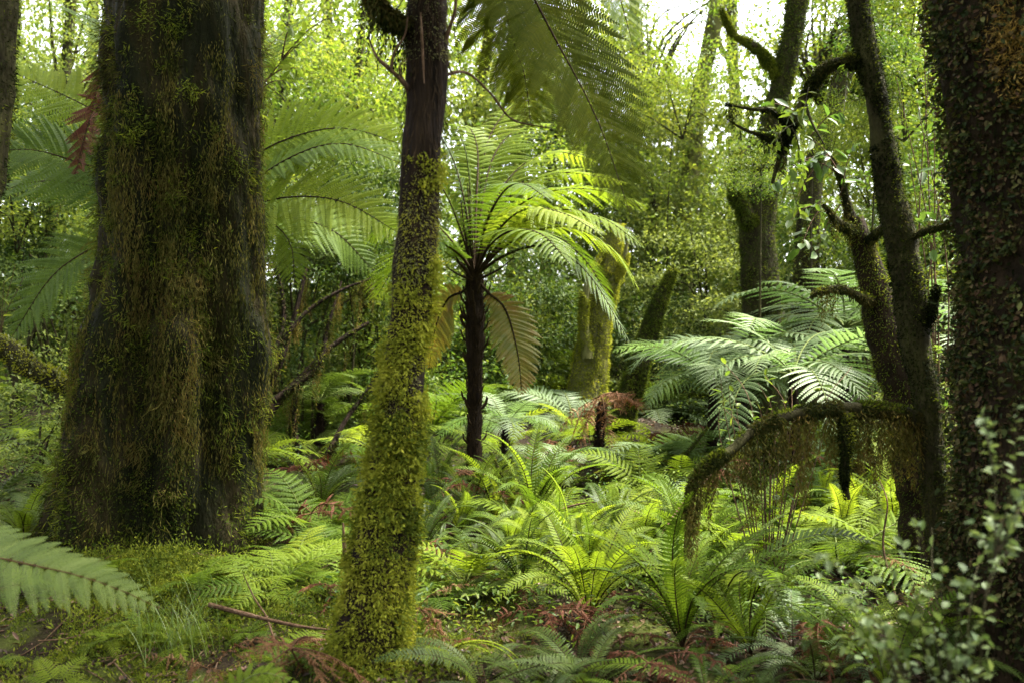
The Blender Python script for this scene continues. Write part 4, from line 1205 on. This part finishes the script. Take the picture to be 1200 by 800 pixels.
fern('sword fern between the foot of the front trunk and the middle tree fern', 500, 7.4, 'sword', 'fern', 14, .62)
fern('sword fern close to the foot of the middle tree fern, right side', 590, 7.5, 'sword', 'fern', 13, .55)
fern('sword fern just right of the front trunk, low', 525, 6.4, 'swordlow', 'fern', 12, .55)
fern('lacy fern right of the massive trunk foot, upper one', 335, 6.7, 'lace', 'fern', 9, .5)
fern('lacy fern right of the massive trunk foot, lower one', 345, 5.7, 'lace', 'fern', 9, .42)
fern('small lacy fern sprouting at the right side of the massive trunk', 305, 7.2, 'lace', 'fern_bright', 7, .5, lift=.45)
AREA = [   # where, count, u range, Y range, kind, material, length
    ('between the two left trunks', 8, (310, 425), (6.0, 9.5), 'lace', 'fern', .50),
    ('low between the two left trunks', 5, (320, 420), (5.0, 6.2), 'lace', 'fern', .40),
    ('right of the front trunk foot', 6, (490, 620), (4.6, 6.2), 'lace', 'fern', .40),
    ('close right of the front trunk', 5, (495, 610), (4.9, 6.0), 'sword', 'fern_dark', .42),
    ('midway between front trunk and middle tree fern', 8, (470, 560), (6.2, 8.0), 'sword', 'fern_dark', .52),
    ('in the sunlit middle', 9, (610, 800), (6.2, 8.0), 'lace', 'fern_bright', .5),
    ('behind the bright upright fern', 6, (630, 790), (5.4, 6.2), 'sword', 'fern', .46),
    ('around the dead brown stump', 9, (580, 800), (8.2, 10.5), 'lace', 'fern_bright', .55),
    ('under the silvery tree ferns', 9, (790, 1000), (7.0, 9.5), 'lace', 'fern', .6),
    ('behind the hanging moss', 9, (800, 1060), (5.8, 7.0), 'lace', 'fern_bright', .55),
    ('at the back below the olive shrubs', 10, (480, 900), (10.5, 12.5), 'tree', 'fern_silver', .75),
    ('far back below the bright stump', 8, (560, 860), (12, 14), 'tree', 'fern', .8),
    ('small on the mossy ground at lower left', 7, (10, 330), (3.7, 4.7), 'lace', 'fern', .22),
    ('small at the foot of the massive trunk', 5, (70, 290), (4.9, 5.4), 'lace', 'fern', .24),
    ('below the lichen covered log', 6, (-10, 110), (6.0, 8.0), 'lace', 'fern_dark', .5),
    ('on the lower right slope', 6, (880, 1090), (3.9, 5.2), 'sword', 'fern', .46),
    ('along the bottom centre edge', 5, (520, 680), (3.7, 4.4), 'swordlow', 'fern_dark', .42),
    ('along the bottom right edge', 6, (760, 1000), (3.5, 4.2), 'swordlow', 'fern', .40),
    ('in the middle row right of the sunlit ferns', 7, (720, 900), (5.2, 6.6), 'sword', 'fern', .62),
    ('in the second row around the bright upright fern', 7, (540, 720), (5.4, 7.2), 'sword', 'fern', .50),
    ('beside the winding tree foot', 7, (960, 1130), (5.0, 8.0), 'sword', 'fern_bright', .62),
    ('behind the front trunk on the dim slope', 8, (290, 500), (9, 12.5), 'tree', 'fern', .8),
    ('low on the dim slope behind the front trunk', 10, (240, 500), (9.0, 12.5), 'lace', 'fern', .75),
    ('on the slope at the far left', 7, (-30, 110), (8.5, 13), 'lace', 'fern', .7),
    ('below the silvery tree ferns further back', 8, (760, 1010), (7.2, 9), 'lace', 'fern_silver', .8),
    ('behind the winding tree', 7, (930, 1150), (8.0, 10.5), 'lace', 'fern', .65),
]
ORD = ['leftmost', 'second from the left', 'third from the left', 'fourth from the left', 'fifth from the left', 'sixth from the left', 'seventh from the left', 'eighth from the left', 'ninth from the left', 'tenth from the left', 'rightmost']
for where, n, ur, yr, kind, mat, L in AREA:
    noun = 'sword fern' if kind.startswith('sword') else 'lacy fern'
    us = np.linspace(ur[0], ur[1], n) + rng.normal(size=n) * (ur[1] - ur[0]) / n * .2
    for i, u in enumerate(np.sort(us)):
        mt = mat if mat == 'fern_silver' or rng.uniform() < .6 else str(rng.choice(['fern', 'fern_dark', 'fern_bright']))
        fern(f'{noun} {where}, {ORD[i]}', u, rng.uniform(*yr), kind, mt, int(rng.integers(10, 15)), L * rng.uniform(.7, 1.35), group='ferns covering the forest floor', lj=.4, tilt=(rng.uniform(-14, 14), rng.uniform(-14, 14)), dead=int(rng.integers(0, 4)) if L < .7 else 0)
DEAD = [
    ('rusty withered fern left of the sunlit ferns, behind the upright sword fern', 575, 6.9, 'fern_red', 10, .6),
    ('rusty withered fern in the sunlit middle', 725, 6.5, 'fern_dead', 8, .55),
    ('rusty withered fern below the silvery tree ferns', 850, 7.6, 'fern_red', 10, .7),
    ('rusty withered fern left of the dead brown tree fern', 645, 9.2, 'fern_dead', 10, .75),
    ('brown withered fern behind the moss curtain', 900, 6.6, 'fern_dead', 8, .6),
    ('brown withered fern low between the two left trunks', 365, 6.3, 'fern_red', 8, .5),
    ('tan withered fern heap at the bottom, left of the front trunk', 340, 3.8, 'fern_dead', 11, .56),
    ('small tan withered fern beside the grass tuft', 245, 3.9, 'fern_dead', 8, .34),
    ('tan withered fern hanging at the right of the front trunk foot', 490, 4.2, 'fern_dead', 10, .5),
    ('red brown withered fern at the foot of the bright sword fern', 640, 4.7, 'fern_red', 9, .45),
    ('red brown withered fern under the large arching sword fern', 760, 4.0, 'fern_red', 10, .45),
    ('rusty withered fern on the lower right slope', 960, 4.2, 'fern_red', 9, .42),
    ('tan withered fern on the slope right of the dark stalked fern', 985, 4.55, 'fern_dead', 6, .36),
    ('rusty withered fern behind the front trunk on the right', 500, 5.6, 'fern_red', 9, .45),
    ('rusty withered fern at the foot of the leaning stems', 350, 8.2, 'fern_red', 8, .6),
    ('brown withered fern left of the middle tree fern foot', 527, 7.9, 'fern_dead', 8, .5),
    ('brown withered fern among the sunlit ferns by the dead stump', 770, 9.0, 'fern_red', 9, .6),
    ('rusty withered fern low right by the winding tree foot', 1085, 5.2, 'fern_dead', 7, .4),
    ('rusty withered fern beside the massive trunk foot', 395, 5.0, 'fern_red', 6, .4),
]
for lab, u, Y, mat, n, L in DEAD:
    rosette('withered_fern', lab, 'dead fern', on(u, Y) + [0, 0, L * .35], 'dead', mat, n, L, 'stipe_brown')

# the big green frond reaching in at the lower left, and its plant beyond the frame
lf = thing('tree_fern', 'bright green frond reaching in at the lower left edge', 'fern', P(-330, 700, 3.3))
ft = Tube([on(-330, 3.3) - [0, 0, .1], P(-330, 700, 3.3)], [.07, .06], 10, .15, 20)
part('trunk', Geo().add(ft.geo(10), 0, True), [M['bark_fibre']], lf)
kw = dict(pairs=34, pinn=34, s0=.16, pl=.135, rr=.007, droop=.24, w=.24, curl=.25, fill=.8)
hero_frond(lf, [P(-330, 700, 3.3), P(-200, 640, 3.25), P(-80, 640, 3.2), P(40, 662, 3.2), P(120, 682, 3.2), P(186, 712, 3.2)], (0, -.62, .78), 'fern_pale', 'stipe_brown', pinnae=True, **kw)
hero_frond(lf, [P(-330, 700, 3.3), P(-380, 560, 3.5), P(-420, 520, 3.9), P(-450, 540, 4.4)], UP, 'fern_bright', 'stipe_brown', **kw)
bf = thing('ground_fern', 'small bright frond at the bottom edge left of the front trunk', 'fern', on(250, 3.3))
hero_frond(bf, [on(250, 3.3), P(275, 810, 3.3), P(310, 788, 3.3), P(345, 800, 3.3)], (0, -.5, .85), 'fern_bright', 'stipe_green', w=.10, pairs=16, pinn=9, pl=.2)
hero_frond(bf, [on(250, 3.3), P(240, 820, 3.3), P(215, 815, 3.3), P(190, 830, 3.3)], (0, -.5, .85), 'fern_bright', 'stipe_green', w=.09, pairs=14, pinn=8, pl=.2)

# ------------------------------------------------------------------ GRASS TUFT, STICKS, FALLEN BRANCHES
gt = thing('grass_tuft', 'tuft of thin grass at the foot of the massive trunk', 'grass', on(205, 4.4))
g_ = Geo()
for i in range(90):
    b = np.array(gt.location) + rng.normal(size=3) * [.10, .07, 0]
    a_ = rng.uniform(0, 6.28)
    L = rng.uniform(.2, .55)
    C = arc(L, rng.uniform(60, 88), rng.uniform(40, 130), rng.uniform(-.3, .3), 1.4, 8)
    c_, s_ = math.cos(a_), math.sin(a_)
    C = np.stack([C[:, 0] * c_ - C[:, 1] * s_, C[:, 0] * s_ + C[:, 1] * c_, C[:, 2]], -1) + b
    side = np.array([-s_, c_, 0]) * .0024
    wv = np.linspace(1, .1, 8)[:, None]
    V = np.stack([C - side * wv, C + side * wv], 1).reshape(-1, 3)
    k = np.arange(7)[:, None] * 2
    g_.add((V, (k + [0, 1, 3, 2])), 0)
part('blade', g_, [M['grass']], gt, 'stuff')

STK = [
    ('fallen_branch', 'bright mossy fallen branch sloping up in the sunlit middle', [(640, 690, 6.0), (690, 665, 6.2), (730, 632, 6.4), (775, 600, 6.6), (802, 580, 6.8)], .03, 'moss_bright', 2600),
    ('fallen_branch', 'mossy fallen branch lying left of the dead brown stump', [(585, 560, 8.4), (625, 545, 8.5), (660, 560, 8.6), (690, 590, 8.6)], .05, 'moss_bright', 2600),
    ('fallen_branch', 'thin mossy branch crossing behind the sunlit ferns', [(690, 590, 7.8), (740, 575, 7.8), (790, 545, 7.9), (830, 500, 8.0)], .025, 'moss_green', 1500),
    ('stick', 'dark bare stick on the mossy mound left of the front trunk', [(245, 708, 4.5), (300, 722, 4.45), (350, 733, 4.4), (392, 738, 4.3)], .012, None, 0),
    ('stick', 'pale forked twig standing beside the massive trunk foot', [(322, 752, 4.5), (312, 722, 4.55), (298, 700, 4.6), (285, 672, 4.6)], .006, None, 0),
    ('stick', 'upright brown stick left of the front trunk', [(408, 680, 5.2), (404, 645, 5.2), (402, 612, 5.2)], .016, None, 0),
    ('stick', 'thin brown stick lying right of the front trunk foot', [(470, 762, 4.3), (500, 775, 4.4), (540, 790, 4.5)], .007, None, 0),
    ('stick', 'long thin bare twig across the ferns in the centre', [(490, 610, 6.4), (530, 625, 6.3), (590, 640, 6.2), (640, 662, 6.0)], .007, None, 0),
    ('stick', 'bare arching twig over the sunlit ferns', [(600, 640, 6.6), (650, 600, 6.5), (710, 588, 6.4), (770, 610, 6.3)], .008, None, 0),
    ('stick', 'long bare twig leaning across the ferns below the silvery tree fern', [(760, 650, 5.8), (800, 590, 6.0), (850, 540, 6.2), (880, 505, 6.3)], .009, None, 0),
    ('fallen_branch', 'mossy branch leaning left among ferns near the middle tree fern', [(640, 640, 7.2), (610, 600, 7.3), (590, 560, 7.4), (575, 530, 7.5)], .02, 'moss_green', 1400),
    ('fallen_branch', 'mossy bough lying between the dead brown tree fern and the moss curtain', [(700, 560, 8.0), (750, 540, 8.1), (800, 545, 8.1), (850, 530, 8.2)], .045, 'moss_bright', 2600),
    ('stick', 'thin twig rising beside the foot of the winding tree', [(1050, 700, 5.2), (1035, 640, 5.3), (1040, 590, 5.3), (1030, 560, 5.4)], .007, None, 0),
    ('fallen_branch', 'mossy branch lying low behind the front trunk', [(430, 600, 8.0), (470, 590, 8.0), (520, 600, 7.9), (560, 590, 8.0)], .03, 'moss_green', 1400),
    ('fallen_branch', 'mossy branch standing up among the sunlit ferns', [(700, 740, 5.9), (708, 690, 5.9), (715, 650, 6.0), (735, 620, 6.1)], .022, 'moss_green', 1200),
    ('stick', 'straight bare stick rising right of the massive trunk', [(300, 640, 6.4), (301, 560, 6.5), (303, 480, 6.6)], .035, 'moss_dark', 2500),
]
for nm, lab, q, r0, ms, n in STK:
    root = thing(nm, lab, 'branch' if nm != 'stick' else 'stick', P(*q[0]))
    mossy_limb('wood', root, [P(*z) for z in q], [r0, r0 * .9, r0 * .7, r0 * .3], 'bark_mid' if ms else 'wood', ms, n, 0, nt=7, ns=24, mlen=.026, mw=.011, out=.8)

# ------------------------------------------------------------------ FLOOR COVER
n = 42000
yy = 2.2 + 11 * rng.uniform(size=n) ** 1.5
xx = rng.uniform(-.62, .62, n) * (yy + 1)
zz = ground(xx, yy)
p = np.stack([xx, yy, zz + .004], -1)
d = rdir(n) * [1, 1, .35]
link('leaf_litter', mesh('leaf_litter', *leaves6(p, d, rng.uniform(.02, .06, n), rng.uniform(.010, .026, n), nrm(np.array([0, 0, 1.0]) + rdir(n) * .5), .1, .3), M['litter']), kind='stuff')
# small seedlings and herbs
n = 36000
yy = 4.5 + 12 * rng.uniform(size=n) ** 1.3
xx = rng.uniform(-.6, .6, n) * (yy + .8)
q = np.stack([xx, yy, np.zeros(n)], -1)
keep = (vnoise(q * 1.3, 41) > -.1) & ((xx > -.9) | (yy > 7.5))
xx, yy = xx[keep], yy[keep]
n = len(xx)
hh = rng.uniform(.01, .16, n) * (1 + .15 * yy)
p = np.stack([xx, yy, ground(xx, yy) + hh], -1)
d = rdir(n) * [1, 1, .5] + [0, 0, .1]
link('herb_cover', mesh('herb_cover', *leaves6(p, d, rng.uniform(.018, .05, n), rng.uniform(.010, .022, n), nrm(np.array([0, 0, 1.0]) + rdir(n) * .5)), M['leaf_mid']), kind='stuff')
# moss carpet on the left mound and round the trunk feet
n = 66000
xx = np.concatenate([rng.normal(-1.75, .8, n // 2), rng.uniform(-2.6, .2, n // 2)])
yy = np.concatenate([rng.normal(4.9, .75, n // 2), rng.uniform(3.0, 6.0, n // 2)])
q = np.stack([xx, yy, np.zeros(n)], -1)
keep = (vnoise(q * 2.2, 51) + .6 * vnoise(q * 7, 52) > -.3) & (yy > 2.6)
xx, yy = xx[keep], yy[keep]
p = np.stack([xx, yy, ground(xx, yy)], -1)
p[:, 2] += .03 * vnoise(p * 9, 3)
d = rdir(len(xx)) * .8 + [0, 0, .7]
n = 2600
xx = np.concatenate([rng.normal(-2.05, .55, n // 2), rng.uniform(-2.7, -.2, n // 2)])
yy = np.concatenate([rng.normal(5.35, .35, n // 2), rng.uniform(3.3, 5.8, n // 2)])
qq = np.stack([xx, yy, ground(xx, yy)], -1)
kq = vnoise(qq * 2.6, 58) > .05
qq = qq[kq]
link('moss_cushions', mesh('moss_cushions', *tufts(qq, np.tile([0, 0, 1.0], (len(qq), 1)), 60, .020, .0075, .8, .0, .9, .045), M['moss_green']), kind='stuff')
link('moss_carpet', mesh('moss_carpet', *blades(p, d, rng.uniform(.010, .024, len(p)), rng.uniform(.005, .010, len(p))), M['moss_green']), kind='stuff')

# fallen twigs
g_ = Geo()
for i in range(420):
    y_ = rng.uniform(2.8, 9); x_ = rng.uniform(-.55, .55) * (y_ + .5); a_ = rng.uniform(0, 6.28); l_ = rng.uniform(.08, .5)
    q = np.array([[x_ + math.cos(a_) * l_ * k, y_ + math.sin(a_) * l_ * k, 0] for k in (0, .5, 1)]) + rng.normal(size=(3, 3)) * [.02, .02, 0]
    q[:, 2] = ground(q[:, 0], q[:, 1]) + np.abs(rng.normal(size=3)) * .03
    g_.add(Tube(q, [.004, .003, .0015], 6, 0).geo(4), 0, True)
link('twig_litter', g_.mesh('twig_litter', [M['wood']]), kind='stuff')

# ------------------------------------------------------------------ FAR WOOD (one mass ahead, and an added light screen behind the camera)
def wood(n, y0, y1, half, zmax, ls, seed):
    yy = rng.uniform(y0, y1, n)
    xx = rng.uniform(-1, 1, n) * half * (yy / y0 if y0 > 0 else 1)
    zz = ground(xx, yy) + zmax * rng.uniform(size=n) ** 1.15
    p = np.stack([xx, yy, zz], -1)
    u = 600 + F * xx / np.maximum(yy, 1)
    dn = vnoise(p * np.array([.45, .45, .6]), seed) + .5 * vnoise(p * 1.1, seed + 1) + .55 * vnoise(p * np.array([2.2, 2.2, 4.0]), seed + 2)
    thr = -.50 + .75 * np.clip((zz - 4.5) / 8, 0, 1) + 1.0 * np.exp(-((xx - .21 * yy) / (.075 * yy)) ** 2) * np.clip((zz - 6) / 3, 0, 1)
    k = dn > thr
    p = p[k]
    L = ls * rng.uniform(.6, 1.4, len(p))
    return blades(p, rdir(len(p)) + [0, 0, -.3], L, L * .55, nrm(np.array([0, 0, 1.0]) + rdir(len(p)) * .8), .1)
far = Geo()
far.add(wood(90000, 18, 24, 13, 11, .16, 61), 0)
far.add(wood(70000, 14, 18, 9.5, 4.2, .10, 81), 0)
far.add(wood(80000, 27, 40, 22, 17, .26, 65), 0)
far.add(wood(40000, -14, -7, 14, 15, .35, 71), 0)  # unseen leaf screen added behind the camera to block sky light
link('far_wood', far.mesh('far_wood', [M['leaf_far']]), kind='stuff')
